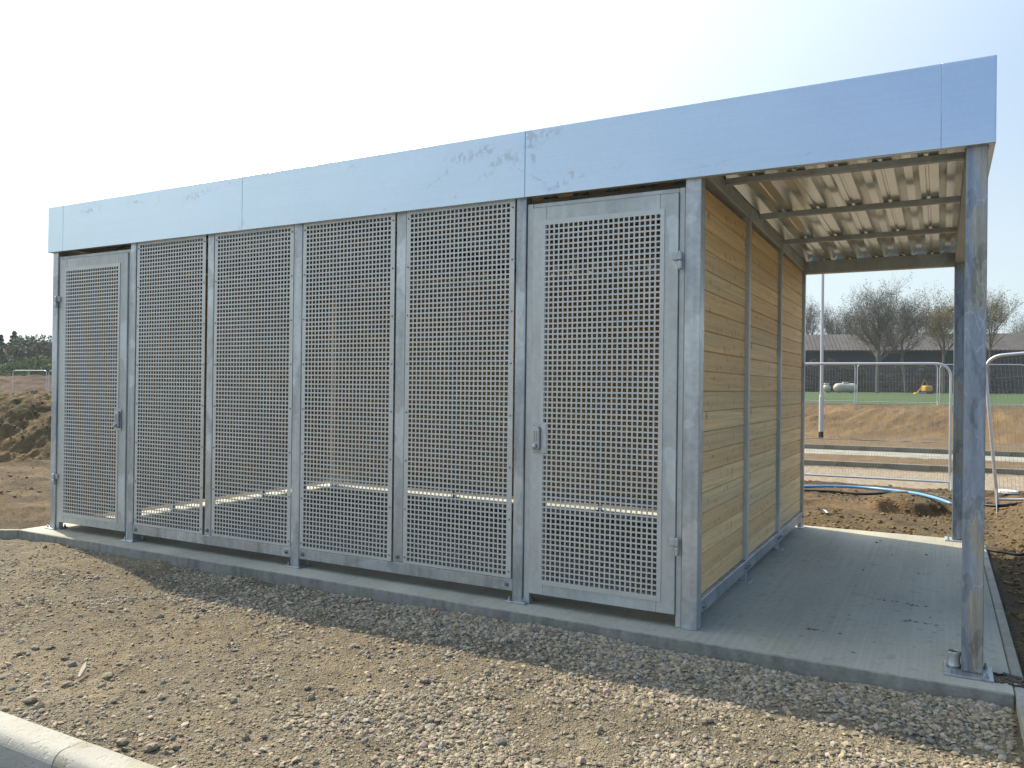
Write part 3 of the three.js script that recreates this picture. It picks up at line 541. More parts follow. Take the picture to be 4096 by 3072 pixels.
// fascia
{
  const w = 2048, h = 128, T = 3.1952, B = 2.7455, xa = -6.544, xb = 1.531;
  const strokes = [ // dirt left on the fascia: x, y up from the bottom (m), length, direction, strength
    [-1.62, 0.335, 0.42, 0.10, 1], [-1.45, 0.30, 0.22, -0.9, 0.9], [-1.35, 0.27, 0.30, 0.06, 1], [-1.85, 0.23, 0.34, 0.55, 0.8], [-1.50, 0.18, 0.22, 0.4, 0.6], [-1.25, 0.20, 0.14, -0.7, 0.7], [-1.72, 0.30, 0.30, 0.0, 0.7],
    [-1.14, 0.36, 0.30, -1.45, 1.2], [-1.05, 0.41, 0.30, 0.05, 0.9], [-1.12, 0.22, 0.22, -1.5, 0.8], [-1.08, 0.10, 0.25, -0.5, 0.9], [-0.93, 0.08, 0.24, 0.3, 1.2], [-0.80, 0.10, 0.16, 0.1, 1], [-0.55, 0.10, 0.22, 0.35, 0.5],
    [-5.9, 0.37, 0.5, 0.05, 0.8], [-5.2, 0.36, 0.34, -0.1, 1], [-4.9, 0.36, 0.10, -1.2, 0.8], [-4.4, 0.34, 0.45, 0.12, 0.8], [-4.05, 0.38, 0.4, 0.02, 0.7], [-3.85, 0.05, 0.14, 1.4, 0.6], [-2.35, 0.03, 0.06, 0.5, 0.8], [-1.75, 0.05, 0.10, 1.3, 0.7],
    [0.10, 0.07, 0.25, 0.2, 0.45], [0.6, 0.06, 0.06, 0, 0.5], [-2.7, 0.40, 0.3, 0.05, 0.35]];
  const map = colourTex(w, h, (u, v) => {
    const X = xa + (xb - xa) * u, Y = v * (T - B);
    const br = (fbm(X * 0.9, Y * 260, 903, 3) - 0.5) * 0.05 + (fbm(X * 60, Y * 60, 904, 3) - 0.5) * 0.035 + (fbm(X * 1.4, Y * 3, 905, 4) - 0.5) * 0.05;
    let m = 0; const gx = (fbm(X * 12, Y * 12, 911, 4) - 0.5) * 0.09, gy = (fbm(X * 12, Y * 12, 912, 4) - 0.5) * 0.09, br2 = sm(0.47, 0.58, fbm(X * 48, Y * 48, 913, 4)), wide = 0.008 + 0.026 * sm(0.35, 0.7, fbm(X * 8, Y * 8, 914, 3));
    for (const [sx, sy, l, dr, st] of strokes) { const dx = X - sx + gx, dy = Y - sy + gy, a = (dx * Math.cos(dr) + dy * Math.sin(dr)) / (l * 0.5), b = (-dx * Math.sin(dr) + dy * Math.cos(dr)) / (wide * (0.6 + 0.5 * st)); if (Math.abs(a) < 1) m += st * Math.exp(-b * b) * (1 - a * a) * br2; }
    m = clamp(m * 0.24, 0, 0.20);
    const k = 0.69 + br; return [k * 0.86 * (1 - m * 0.9), k * 0.985 * (1 - m * 1.1), k * 1.10 * (1 - m * 1.2)];
  });
  const fm = std({ map, roughness: 0.30, metalness: 0.86, bumpMap: greyTex(1024, 64, (u, v) => { const X = u * 8, Y = v * 0.45; return 0.5 + (fbm(X * 1.7, Y * 2.2, 941, 2) - 0.5) * 0.9 + (fbm(X * 7, Y * 7, 942, 2) - 0.5) * 0.15; }), bumpScale: 0.006 });
  const uvf = (g) => { const p = g.attributes.position, uv = g.attributes.uv; for (let i = 0; i < p.count; i++) uv.setXY(i, (p.getX(i) - xa) / (xb - xa), (p.getY(i) - B) / (T - B)); return g; };
  for (const [a, b] of [[xa, -6.300], [-6.2985, -3.8475], [-3.846, -1.188], [-1.1865, 1.2832], [1.2837, xb]]) {
    const z = 0.0335 + hash(Math.round(a * 100), 1, 3) * 0.0006;
    const f = grp('fascia_panel', shelter);
    obj('fascia_face', uvf(cbox(a, b, B, T, 0.0, z, 0.0025)), fm, f);
    obj('fascia_return', cbox(a + 0.002, b - 0.002, B + 0.0005, B + 0.003, -0.008, -0.0005, 0.001), galv, f);
  }
  const side = (x0, x1) => { const f = grp('fascia_panel', shelter); for (const [a, b] of [[-2.16, -0.001], [-4.34, -2.162]]) obj('fascia_face', uvm(cbox(x0, x1, B, T, a, b, 0.0025)), fm, f); };
  side(xb - 0.030, xb); side(xa, xa + 0.030);
  const f = grp('fascia_panel', shelter); obj('fascia_face', uvm(cbox(xa + 0.031, xb - 0.031, 2.862, T, -4.372, -4.345, 0.0025)), fm, f);  // rear panel, added behind the crest ends to block light
}
console.log('shelter');

// ------------------------------------------------------------------ mesh fence panels
function fencePanel(label, group, w = 3.45, h = 2.0, r = 0.021, mesh = true) {
  const t = thing('mesh_fence', label, 'fence', [0, 0, 0], group);
  const c = 0.20, path = new THREE.CurvePath(), V = (x, y) => new THREE.Vector3(x, y, 0);
  const fr = [];
  const pts = [V(0, 0.0)]; pts.push(V(0, h - c)); for (let i = 1; i <= 6; i++) { const a = Math.PI - i * Math.PI / 12; pts.push(V(c + c * Math.cos(a), h - c + c * Math.sin(a))); }
  for (let i = 0; i <= 6; i++) { const a = Math.PI / 2 - i * Math.PI / 12; pts.push(V(w - c + c * Math.cos(a), h - c + c * Math.sin(a))); } pts.push(V(w, 0));
  for (let i = 0; i < pts.length - 1; i++) if (pts[i].distanceTo(pts[i + 1]) > 1e-4) path.add(new THREE.LineCurve3(pts[i], pts[i + 1]));
  fr.push(new THREE.TubeGeometry(path, 160, r, 8)); fr.push(rod([0, 0.14, 0], [w, 0.14, 0], r * 0.8, r * 0.8, 8));
  obj('frame', fr, tubeMat, t);
  if (mesh) { const ms = []; const n = Math.round(w / 0.043); for (let i = 1; i < n; i++) ms.push(rod([w * i / n, 0.14, 0], [w * i / n, h - 0.02, 0], 0.0015, 0.0015, 3)); for (let y = 0.3; y < h - 0.05; y += 0.235) ms.push(rod([0, y, 0], [w, y, 0], 0.0015, 0.0015, 3)); obj('wire_mesh', ms, wireMat, t); }
  for (const x of [0, w]) obj('foot_plate', metric(new THREE.ExtrudeGeometry((() => { const s = new THREE.Shape(); s.moveTo(0, 0); s.lineTo(0.30, 0); s.lineTo(0, 0.28); s.lineTo(0, 0); return s; })(), { depth: 0.006, bevelEnabled: false }).rotateY(-Math.PI / 2).translate(x + 0.003, 0.0, 0.018)), galvDull, t);
  return t;
}
function place(o, a, b, y) { // from ground point a towards b
  o.position.set(a.x, y, a.z); o.rotation.y = Math.atan2(-(b.z - a.z), b.x - a.x); return o;
}
{
  const pr = onY(3792, 1962, -0.08), pl = new THREE.Vector3(pr.x - 3.42, 0, pr.z + 0.20);
  place(fencePanel('upright galvanised mesh fence panel just behind the open end of the shelter'), pl, pr, -0.09);
  place(fencePanel('galvanised mesh fence panel behind the closed part of the shelter'), new THREE.Vector3(pl.x - 3.5, 0, pl.z + 0.16), pl, -0.09);
  const q = onY(3992, 2038, -0.02), o = fencePanel('leaning galvanised mesh fence panel on the soil mound beside the slab'); o.position.set(q.x, -0.03, q.z); o.rotation.set(0.03, -0.10, 0.088); o.scale.set(1, 0.98, 1);
}
const farFence = 'mesh fence panels along the top of the earth bank';
{
  const y = 0.80; let a = onY(3206, 1617, y); a = at(3428, 1620, 38.2); a.y = 0; const step = new THREE.Vector3(3.5, 0, -0.28 - 0.1);
  for (let i = -3; i <= 3; i++) { const p = a.clone().addScaledVector(step, i), e = p.clone().add(step); const o = fencePanel('mesh fence panel standing along the top of the earth bank', farFence, 3.42, 1.95, 0.021, true); place(o, p, e, 0.80 - 0.02 * i); }
  for (const [px, py] of [[3421, 1620], [3760, 1626], [4082, 1648]]) { const p = at(px, py, 37.6); const m = obj('fence_block', metric(cbox(-0.3, 0.3, 0, 0.14, -0.11, 0.11, 0.02)), darkMat); m.position.set(p.x, p.y - 0.1, p.z); tag(m, 'dark block foot under the fence on the earth bank', 'fence foot', 'dark fence feet on the bank'); }
  const b = at(184, 1604, 52), d = at(0, 1604, 54); const dir = d.clone().sub(b).setY(0).normalize();
  const o = fencePanel('pale mesh fence panel behind the dark soil heap'); const p0 = b.clone().addScaledVector(dir, 3.42); place(o, p0, b, b.y);
  const o2 = fencePanel('pale mesh fence panel beside the end post of the shelter'); const p1 = b.clone().addScaledVector(dir, -0.25); place(o2, p1, b.clone().addScaledVector(dir, -4), b.y);
}
// lamp column
{
  const b = onY(3284, 1757, -0.2), t = thing('lamp_column', 'tall white tapered lamp column with a black base behind the fence', 'lamp post', [b.x, b.y, b.z]);
  const wm = std({ color: C(0.50, 0.50, 0.51), roughness: 0.5, metalness: 0.1 }), h1 = 1.45;
  obj('base_wrap', rod([0, -0.2, 0], [0, 0.26, 0], 0.079, 0.079, 16), std({ color: C(0.012, 0.012, 0.013), roughness: 0.6 }), t);
  obj('column', [rod([0, 0.26, 0], [0, h1, 0], 0.077, 0.077, 16), rod([0, h1, 0], [0, h1 + 0.07, 0], 0.077, 0.053, 16), rod([0, h1 + 0.07, 0], [0, 8, 0], 0.053, 0.046, 14)], wm, t);
  obj('door_cover', cbox(-0.03, 0.03, 0.6, 1.1, 0.070, 0.082, 0.004), wm, t);
}
// pipes on the soil
{
  const blue = std({ color: C(0.13, 0.33, 0.60), roughness: 0.35 }), blk = std({ color: C(0.012, 0.012, 0.013), roughness: 0.5 });
  const lay = (list, r, lift) => list.map(([px, py, y]) => { const p = onY(px, py, y); p.y = Math.max(groundH(p.x, p.z) + r * 0.6, y) + lift; return p; });
  tag(obj('blue_pipe', tube([[3100, 1944, 0], [3216, 1946, 0.0], [3330, 1945, 0.0], [3450, 1950, 0.0], [3560, 1960, 0.02], [3660, 1973, 0.05], [3740, 1992, 0.08], [3800, 2013, 0.08], [3860, 2036, 0.0]].map(([a, b, y]) => { const p = onY(a, b, y), h = groundH(p.x, p.z) + 0.016; return h > p.y ? onY(a, b, h) : p; }), 0.021, 8, 70), blue), 'blue plastic water pipe snaking over the soil behind the slab', 'pipe');
  tag(obj('black_pipe', tube(lay([[3100, 1956, -0.03], [3216, 1962, -0.03], [3340, 1966, -0.02], [3450, 1976, -0.02], [3560, 1972, 0], [3640, 1984, 0], [3760, 1996, 0], [3960, 2022, 0.02], [4070, 2032, 0.02], [4200, 2030, 0.05]], 0.02, 0), 0.02, 7, 70), blk), 'black plastic pipe lying beside the blue pipe', 'pipe');
  tag(obj('black_cable', tube(lay([[3915, 2186, -0.02], [3960, 2200, 0], [4020, 2210, 0.02], [4090, 2217, 0.05], [4200, 2222, 0.08]], 0.016, 0.0), 0.014, 6, 40), blk), 'black cable half buried at the rear corner of the slab', 'cable');
  const lit = std({ color: C(0.75, 0.74, 0.70), roughness: 0.6 });
  const strip = (pts, w) => { const pos = [], idx = []; pts.forEach((p, i) => { const q = i < pts.length - 1 ? pts[i + 1].clone().sub(p) : p.clone().sub(pts[i - 1]); const s = new THREE.Vector3(-q.z, 0, q.x).normalize().multiplyScalar(w); for (const [sg, dy] of [[-1, 0], [1, 0.012]]) for (const y of [0, 0.004]) pos.push(p.x + s.x * sg, p.y + dy + y, p.z + s.z * sg); }); for (let i = 0; i < pts.length - 1; i++) { const a = i * 4; idx.push(a + 1, a + 3, a + 5, a + 3, a + 7, a + 5, a, a + 4, a + 2, a + 2, a + 4, a + 6); } const g = new THREE.BufferGeometry(); g.setAttribute('position', new THREE.Float32BufferAttribute(pos, 3)); g.setIndex(idx); g.computeVertexNormals(); return g; };
  const P = (l) => l.map(([a, b]) => { const p = onY(a, b, 0.0); p.y = groundH(p.x, p.z) + 0.02; return p; });
  tag(obj('plastic_strip', strip(P([[3298, 2029], [3310, 2038], [3322, 2044], [3345, 2043], [3362, 2047]]), 0.018), lit), 'crumpled white plastic strip on the soil behind the slab', 'litter');
  tag(obj('plastic_strip', strip(P([[3328, 2014], [3345, 2022], [3375, 2026]]), 0.009), lit), 'thin white plastic strip on the soil', 'litter');
  const lid = onY(4030, 1982, -0.05); const L = obj('white_lid', new THREE.CylinderGeometry(0.13, 0.14, 0.03, 24), lit); L.position.set(lid.x, groundH(lid.x, lid.z) + 0.05, lid.z); tag(L, 'white round lid on the soil beside the leaning fence panel', 'lid');
}
// steel channel lying inside, pipe stub at the front post
{
  const a = onY(2048 + 320 / 2.593 - 250, 2050, 0.02), g = [cbox(-4.05, -0.6, 0.012, 0.024, -3.62, -3.50), cbox(-4.05, -0.6, 0.024, 0.075, -3.512, -3.502), cbox(-4.05, -0.6, 0.024, 0.075, -3.62, -3.61)];
  tag(obj('steel_channel', g, galv), 'long galvanised channel lying on the slab inside the shelter', 'steel channel').position.y = -0.012;
  const s = thing('pipe_stub', 'short galvanised pipe stub on the base plate of the open corner post', 'pipe stub', [1.366, 0.012, -0.065]);
  obj('stub_body', new THREE.LatheGeometry([[0.022, 0.001], [0.034, 0.001], [0.036, 0.012], [0.030, 0.02], [0.030, 0.055], [0.034, 0.062], [0.036, 0.082], [0.031, 0.084], [0.027, 0.078], [0.026, 0.01]].map(([x, y]) => new THREE.Vector2(x, y)), 20), galv, s);
  obj('stub_dark_disc', new THREE.CylinderGeometry(0.026, 0.026, 0.004, 16).translate(0, 0.072, 0), darkMat, s);  // dark disc standing in for the shade inside the open stub
}
console.log('objects');

// ------------------------------------------------------------------ gravel, clods, loose stones
function stoneG(seed, flat) {
  const g = new THREE.IcosahedronGeometry(0.5, 0), p = g.attributes.position, R = rng(seed), key = {};
  const ax = 0.75 + R() * 0.5, az = 0.75 + R() * 0.5;
  for (let i = 0; i < p.count; i++) { const k = [p.getX(i), p.getY(i), p.getZ(i)].map((q) => q.toFixed(3)).join(); key[k] ??= 0.72 + R() * 0.5; const s = key[k]; p.setXYZ(i, p.getX(i) * s * ax, p.getY(i) * s * flat, p.getZ(i) * s * az); }
  g.deleteAttribute('uv'); g.computeVertexNormals(); return g;
}
function scatter(parent, name, geos, mat, list) {      // list: [x, y, z, size, r, g, b]
  const R = rng(77), per = geos.map(() => []); list.forEach((e, i) => per[i % geos.length].push(e));
  const m = new THREE.Matrix4(), q = new THREE.Quaternion(), eu = new THREE.Euler(), v = new THREE.Vector3(), s = new THREE.Vector3(), c = new THREE.Color();
  geos.forEach((g, k) => { const im = new THREE.InstancedMesh(g, mat, per[k].length); im.name = name;
    per[k].forEach((e, i) => { eu.set((R() - 0.5) * 0.9, R() * 6.283, (R() - 0.5) * 0.9); q.setFromEuler(eu); im.setMatrixAt(i, m.compose(v.set(e[0], e[1], e[2]), q, s.setScalar(e[3]))); im.setColorAt(i, c.setRGB(e[4], e[5], e[6])); });
    parent.add(im); });
}
const stones = [1, 2, 3, 4, 5, 6].map((i) => stoneG(i * 31, [0.7, 0.55, 0.8, 0.45, 0.62, 0.9][i - 1]));
{
  const R = rng(2024), list = [];
  const colour = () => { const k = 0.175 + Math.pow(R(), 1.3) * 0.22, t = R(); return t < 0.08 ? [k * 1.28, k * 0.98, k * 0.76] : t < 0.25 ? [k * 0.98, k * 0.90, k * 0.70] : [k * 1.10, k * 0.91, k * 0.59]; };
  const dens = (x, z) => { const n = fbm(x * 0.9 + 2, z * 1.6 + 8, 1001, 3), n2 = fbm(x * 2.6, z * 3.4, 1003, 3); let d = sm(0.44, 0.66, n * 0.55 + n2 * 0.45); const near = sm(0.95, 0.35, z) * sm(-4.6, -2.2, x) * 0.60 + sm(1.8, 2.5, z) * 0.22; return clamp(d * 0.95 + near, 0.13, 1.0); };
  const put = (n, s0, s1, pw, sink) => { for (let i = 0; i < n; i++) { const x = -7 + Math.pow(R(), 0.62) * 9.4, z = 0.21 + R() * 2.43; if (R() > dens(x, z)) continue; if (z < 0.3 && x < -6.5) continue; if (x > 1.6 && x < 1.72) continue; const s = s0 + (s1 - s0) * Math.pow(R(), pw); list.push([x, groundH(x, z) + s * (0.5 - sink) * 0.6, z, s, ...colour()]); } };
  put(230000, 0.005, 0.012, 1.5, 0.35); put(60000, 0.012, 0.030, 2.0, 0.3); put(2600, 0.028, 0.050, 2, 0.25); for (let i = 0; i < 9000; i++) { const x = -3.4 + R() * 5.0, z = 0.22 + R() * R() * 0.8; if (R() > sm(-3.4, -1.5, x) || R() > 0.6) continue; const s = 0.016 + 0.022 * R(); list.push([x, groundH(x, z) + s * 0.1, z, s, ...colour()]); }
  const g = grp('gravel', scene); g.userData = { kind: 'stuff', label: 'loose crushed stone scattered over the ground before the shelter', category: 'gravel' };
  scatter(g, 'pebbles', stones, stoneMat, list); console.log('gravel', list.length);
  // soil clods behind, at the right and on the heap foot
  const cl = [], soil = () => { const k = 0.7 + R() * 0.6; return [0.150 * k, 0.106 * k, 0.048 * k]; };
  for (let i = 0; i < 15000; i++) { const x = -2 + R() * 6, z = -4.5 - R() * 5.2; if (R() > sm(0.35, 0.62, fbm(x * 1.4, z * 1.4, 1011, 3))) continue; const s = 0.010 + 0.055 * Math.pow(R(), 6); cl.push([x, groundH(x, z) + s * 0.12, z, s, ...soil()]); }
  for (let i = 0; i < 9000; i++) { const x = 1.75 + R() * 2.4, z = -4.5 + R() * 6.3; const s = 0.010 + 0.05 * Math.pow(R(), 4); cl.push([x, groundH(x, z) + s * 0.12, z, s, ...soil()]); }
  for (let i = 0; i < 3000; i++) { const x = -15 + R() * 8.2, z = -6 + R() * 7.5; if (R() > sm(0.38, 0.62, fbm(x * 0.9, z * 2, 1013, 3))) continue; const s = 0.012 + 0.06 * Math.pow(R(), 7), pale = R() < 0.04; cl.push([x, groundH(x, z) + s * 0.12, z, s, ...(pale ? [0.42, 0.36, 0.27] : soil())]); }
  for (const h of heapSpots) { const P = h.geometry.attributes.position; for (let i = 0; i < 16000; i++) { const k = Math.floor(R() * P.count), y = P.getY(k); if (y < -0.1) continue; const s = 0.012 + 0.06 * Math.pow(R(), 5); cl.push([P.getX(k) + (R() - 0.5) * 0.05, y + s * 0.1, P.getZ(k) + (R() - 0.5) * 0.05, s, ...soil()]); } }
  const c = grp('soil_clods', scene); c.userData = { kind: 'stuff', label: 'crumbled clods of brown soil around the shelter', category: 'soil' };
  scatter(c, 'clods', stones, stoneMat, cl);
  // mud flakes on the slab
  const md = []; for (let i = 0; i < 60; i++) { const a = R(), x = 0.1 + R() * 1.45, z = -3.9 + R() * 3.9, s = 0.006 + 0.03 * Math.pow(R(), 3); if (R() < 0.35 || x > 0.55) md.push([x, 0.001, z, s, 0.15, 0.135, 0.11]); if (a < 0.08) for (let q = 0; q < 7; q++) md.push([x + q * 0.022 * (R() + 0.4), 0.001, z + (R() - 0.5) * 0.025, 0.010 + R() * 0.014, 0.13, 0.115, 0.09]); }
  for (let i = 0; i < 140; i++) { const t = R(), x = 1.5 + t * 0.2 + (R() - 0.5) * 0.1, z = -0.02 - (R() - 0.5) * 0.16; md.push([x, 0.001, z, 0.010 + R() * 0.03, 0.09, 0.07, 0.045]); }
  const fl = stones.slice(0, 3).map((q) => q.clone().scale(1.3, 0.25, 0.9)); const mud = grp('mud_flakes', scene); mud.userData = { kind: 'stuff', label: 'dark dried mud flakes dropped on the slab in the open bay', category: 'mud' };
  const im = []; scatter(mud, 'flakes', fl, stoneMat, md);
  // larger stones one by one
  const sg = [11, 12, 13, 14].map((i) => { const a = new THREE.IcosahedronGeometry(0.5, 1), p = a.attributes.position, key = {}, Q = rng(i); for (let j = 0; j < p.count; j++) { const k = [p.getX(j), p.getY(j), p.getZ(j)].map((q) => q.toFixed(3)).join(); key[k] ??= 0.80 + Q() * 0.34; p.setXYZ(j, p.getX(j) * key[k], p.getY(j) * key[k] * 0.5, p.getZ(j) * key[k] * 0.8); } a.computeVertexNormals(); return uvm(a); });
  const sm3 = [[0.42, 0.345, 0.225], [0.38, 0.32, 0.215], [0.34, 0.27, 0.17]].map((c3) => std({ color: C(...c3), roughness: 0.92, bumpMap: dirtFine, bumpScale: 0.004 }));
  const spots = [[1700, 2725, 0.075], [1985, 2630, 0.045], [1995, 2745, 0.045], [2660, 2675, 0.06], [2830, 2885, 0.07], [1435, 2945, 0.06], [1500, 3040, 0.06], [640, 2345, 0.06], [480, 2430, 0.05], [93, 2565, 0.075], [140, 2590, 0.07], [195, 2595, 0.05], [650, 2560, 0.035], [430, 2700, 0.085], [270, 2735, 0.085], [405, 2740, 0.055], [120, 2800, 0.085], [700, 2985, 0.075], [605, 2985, 0.085], [490, 2965, 0.08], [570, 2760, 0.05], [545, 2755, 0.045], [2945, 2665, 0.05], [1230, 2760, 0.05], [1270, 2630, 0.05], [1560, 2610, 0.05], [1230, 2865, 0.055], [1445, 2795, 0.05], [3180, 2790, 0.04], [1740, 2710, 0.05], [830, 2540, 0.03], [205, 2465, 0.05], [80, 2420, 0.04], [2280, 2950, 0.04], [1840, 2870, 0.05]];
  spots.forEach(([px, py, s], i) => { const p = onY(px, py, -0.07), m = obj('loose_stone', sg[i % 4], sm3[i % 3]); m.position.set(p.x, groundH(p.x, p.z) + s * 0.10, p.z); m.scale.setScalar(s * 0.82); m.rotation.set((R() - 0.5) * 0.5, R() * 6, (R() - 0.5) * 0.5); tag(m, 'larger angular stone lying among the gravel before the shelter', 'stone', 'larger stones in the gravel'); });
  const sA = onY(297, 2722, -0.065), sB = onY(366, 2653, -0.05), fs = obj('stone_flake', metric(new THREE.ExtrudeGeometry((() => { const s = new THREE.Shape(); s.moveTo(-0.06, -0.007); s.lineTo(0.01, -0.012); s.lineTo(0.065, 0.002); s.lineTo(0.02, 0.011); s.lineTo(-0.055, 0.006); return s; })(), { depth: 0.008, bevelEnabled: true, bevelSize: 0.002, bevelThickness: 0.002, bevelSegments: 1 }).rotateX(-Math.PI / 2)), std({ color: C(0.40, 0.35, 0.26), roughness: 0.9 }));
  fs.position.set((sA.x + sB.x) / 2, -0.05, (sA.z + sB.z) / 2); fs.rotation.set(0.3, Math.atan2(-(sB.z - sA.z), sB.x - sA.x), 0.12); tag(fs, 'long thin pale splinter of stone standing out of the gravel', 'stone');
}
console.log('stones');

// ------------------------------------------------------------------ far things: trees, barn, tank, digger
const barkMat = std({ color: C(0.13, 0.112, 0.09), roughness: 0.95 });
function bareTree(label, pos, height, seed, { width = 5, twig = [0.15, 0.125, 0.085], leaf = [0.105, 0.092, 0.045], leaves = 1800, lean = 0, group, fork = 0.28 } = {}) {
  const R = rng(seed), t = thing('bare_tree', label, 'tree', [pos.x, pos.y, pos.z], group);
  const big = [], small = [], buds = [];
  const seg = (out, a, b, r0, r1, n) => {
    const d = b.clone().sub(a).normalize(), u = new THREE.Vector3(Math.abs(d.y) > 0.9 ? 1 : 0, Math.abs(d.y) > 0.9 ? 0 : 1, 0).cross(d).normalize(), v = d.clone().cross(u);
    const P = (c, r, i) => { const t = i * 6.2832 / n, cs = Math.cos(t) * r, sn = Math.sin(t) * r; return [c.x + u.x * cs + v.x * sn, c.y + u.y * cs + v.y * sn, c.z + u.z * cs + v.z * sn]; };
    for (let i = 0; i < n; i++) { const p = P(a, r0, i), q = P(a, r0, i + 1), s = P(b, r1, i + 1), t = P(b, r1, i); out.push(...p, ...q, ...s, ...p, ...s, ...t); }
  };
  const geo = (arr) => { const g = new THREE.BufferGeometry(); g.setAttribute('position', new THREE.Float32BufferAttribute(arr, 3)); g.computeVertexNormals(); return g; };
  const V = (x, y, z) => new THREE.Vector3(x, y, z), up = V(0, 1, 0);
  function grow(p, d, len, r, lv) {
    const n = lv < 2 ? 4 : lv < 4 ? 3 : 2; let q = p.clone(), dir = d.clone(), rr = r;
    for (let i = 0; i < n; i++) {
      const e = q.clone().addScaledVector(dir, len / n), r2 = rr * (lv === 0 ? 0.90 : 0.84);
      seg(lv < 3 ? big : small, q, e, rr, r2, lv < 2 ? 6 : 3);
      q = e; rr = r2;
      dir.add(V((R() - 0.5), (R() - 0.5) * 0.6 + (lv > 0 ? 0.16 : 0.0), (R() - 0.5)).multiplyScalar(lv === 0 ? 0.12 : 0.42)).normalize();
      if (lv > 0 || i >= n * fork) if (lv < 5) {
        const kids = lv === 0 ? 3 : lv < 3 ? 2 : lv === 3 ? (R() < 0.75 ? 2 : 1) : (R() < 0.9 ? 1 : 0);
        for (let k = 0; k < kids; k++) {
          const a = R() * 6.283, sp = lv === 0 ? 0.75 + R() * 0.5 : 0.55 + R() * 0.55, side = V(Math.cos(a), 0, Math.sin(a)); side.addScaledVector(dir, -side.dot(dir)).normalize();
          const nd = dir.clone().multiplyScalar(Math.cos(sp)).addScaledVector(side, Math.sin(sp)); nd.y += 0.20; nd.normalize();
          grow(q.clone(), nd, len * (lv === 0 ? 0.60 + R() * 0.22 : 0.52 + R() * 0.22) * (lv === 0 ? 1.15 - 0.15 * i : 1), Math.max(0.009, rr * (lv === 0 ? 0.55 : 0.55)), lv + 1);
        }
      }
    }
    if (lv >= 4) for (let k = 0; k < 2; k++) buds.push(q.clone().add(V((R() - 0.5) * 0.5, (R() - 0.5) * 0.5, (R() - 0.5) * 0.5)));
  }
  grow(V(0, -0.2, 0), V(lean, 1, 0).normalize(), height * 0.52, height * 0.026, 0);
  const tr = geo(big); const sc = new THREE.Box3(); tr.computeBoundingBox(); sc.copy(tr.boundingBox);
  const tw = geo(small); tw.computeBoundingBox(); sc.union(tw.boundingBox); const k = height / (sc.max.y - sc.min.y), kx = width / Math.max(sc.max.x - sc.min.x, sc.max.z - sc.min.z);
  for (const g of [tr, tw]) g.scale(kx, k, kx);
  obj('trunk', tr, barkMat, t);
  const crown = obj('crown', tw, std({ color: C(...twig), roughness: 0.95 }), t);
  const pos2 = []; const step = Math.max(1, Math.floor(buds.length / Math.max(1, leaves)));
  if (!leaves) return t;
  for (let i = 0; i < buds.length; i += step) { const b = buds[i].clone().multiply(V(kx, k, kx)); const s = 0.05 + R() * 0.07; for (let c = 0; c < 2; c++) { const u = V(R() - 0.5, R() - 0.5, R() - 0.5).normalize().multiplyScalar(s), v = V(R() - 0.5, R() - 0.5, R() - 0.5).normalize().multiplyScalar(s), o = b.clone().add(V(R() - 0.5, R() - 0.5, R() - 0.5).multiplyScalar(0.5)); pos2.push(...o.clone().sub(u).toArray(), ...o.clone().add(v).toArray(), ...o.clone().add(u).toArray()); } }
  const lg = new THREE.BufferGeometry(); lg.setAttribute('position', new THREE.Float32BufferAttribute(pos2, 3)); lg.computeVertexNormals();
  obj('young_leaves', lg, std({ color: C(...leaf), roughness: 0.95 }), crown);
  return t;
}
const HZ = (px) => 1522.5 + 48.5 * px / 4096;          // photo row of eye level
const far = (px, depth, y) => { const p = at(px, HZ(px), depth); p.y = y; return p; };
const fieldY = 1.2;
const TW = [0.105, 0.088, 0.062];
bareTree('large bare oak-shaped tree with a thick forked trunk before the barn', far(3508, 86, fieldY), 14.0, 5, { width: 10.6, leaves: 1500, fork: 0.2, twig: TW });
bareTree('slimmer bare tree with a crooked trunk beside the large oak-shaped one', far(3622, 90, fieldY), 12.2, 8, { width: 7.2, leaves: 1200, lean: -0.12, twig: TW });
bareTree('dark bare tree rising over the barn roof beside the lamp column', far(3326, 122, fieldY), 15, 21, { width: 8.5, leaves: 1200, lean: 0.05, twig: TW });
bareTree('bare tree at the end of the timber wall over the barn roof', far(3232, 126, fieldY), 16, 34, { width: 8, leaves: 1200, twig: TW });
bareTree('tree with ochre young leaves behind the rear corner post', far(3772, 92, fieldY), 13.6, 55, { width: 8.4, leaves: 2600, leaf: [0.20, 0.145, 0.04], twig: [0.15, 0.115, 0.06] });
bareTree('tree with ochre lower branches beside the open corner post', far(3955, 94, fieldY), 13.4, 71, { width: 7.4, leaves: 1600, leaf: [0.19, 0.145, 0.04], twig: [0.14, 0.11, 0.062] });
bareTree('pale thin bare tree rising behind the barn roof at the open corner post', far(4085, 135, fieldY), 15.0, 89, { width: 9, leaves: 1200, twig: TW });
bareTree('low bare tree between the oak-shaped tree and the ochre one', far(3690, 125, fieldY), 14.4, 97, { width: 9.5, leaves: 1200, twig: TW });
bareTree('low bare tree over the barn roof next to the oak-shaped tree', far(3415, 124, fieldY), 14.6, 103, { width: 9.5, leaves: 1200, twig: TW });
bareTree('small bare tree behind the barn between the oak-shaped tree and the slimmer one', far(3570, 127, fieldY), 15.4, 111, { width: 9, leaves: 1200, twig: TW });
console.log('bare trees');
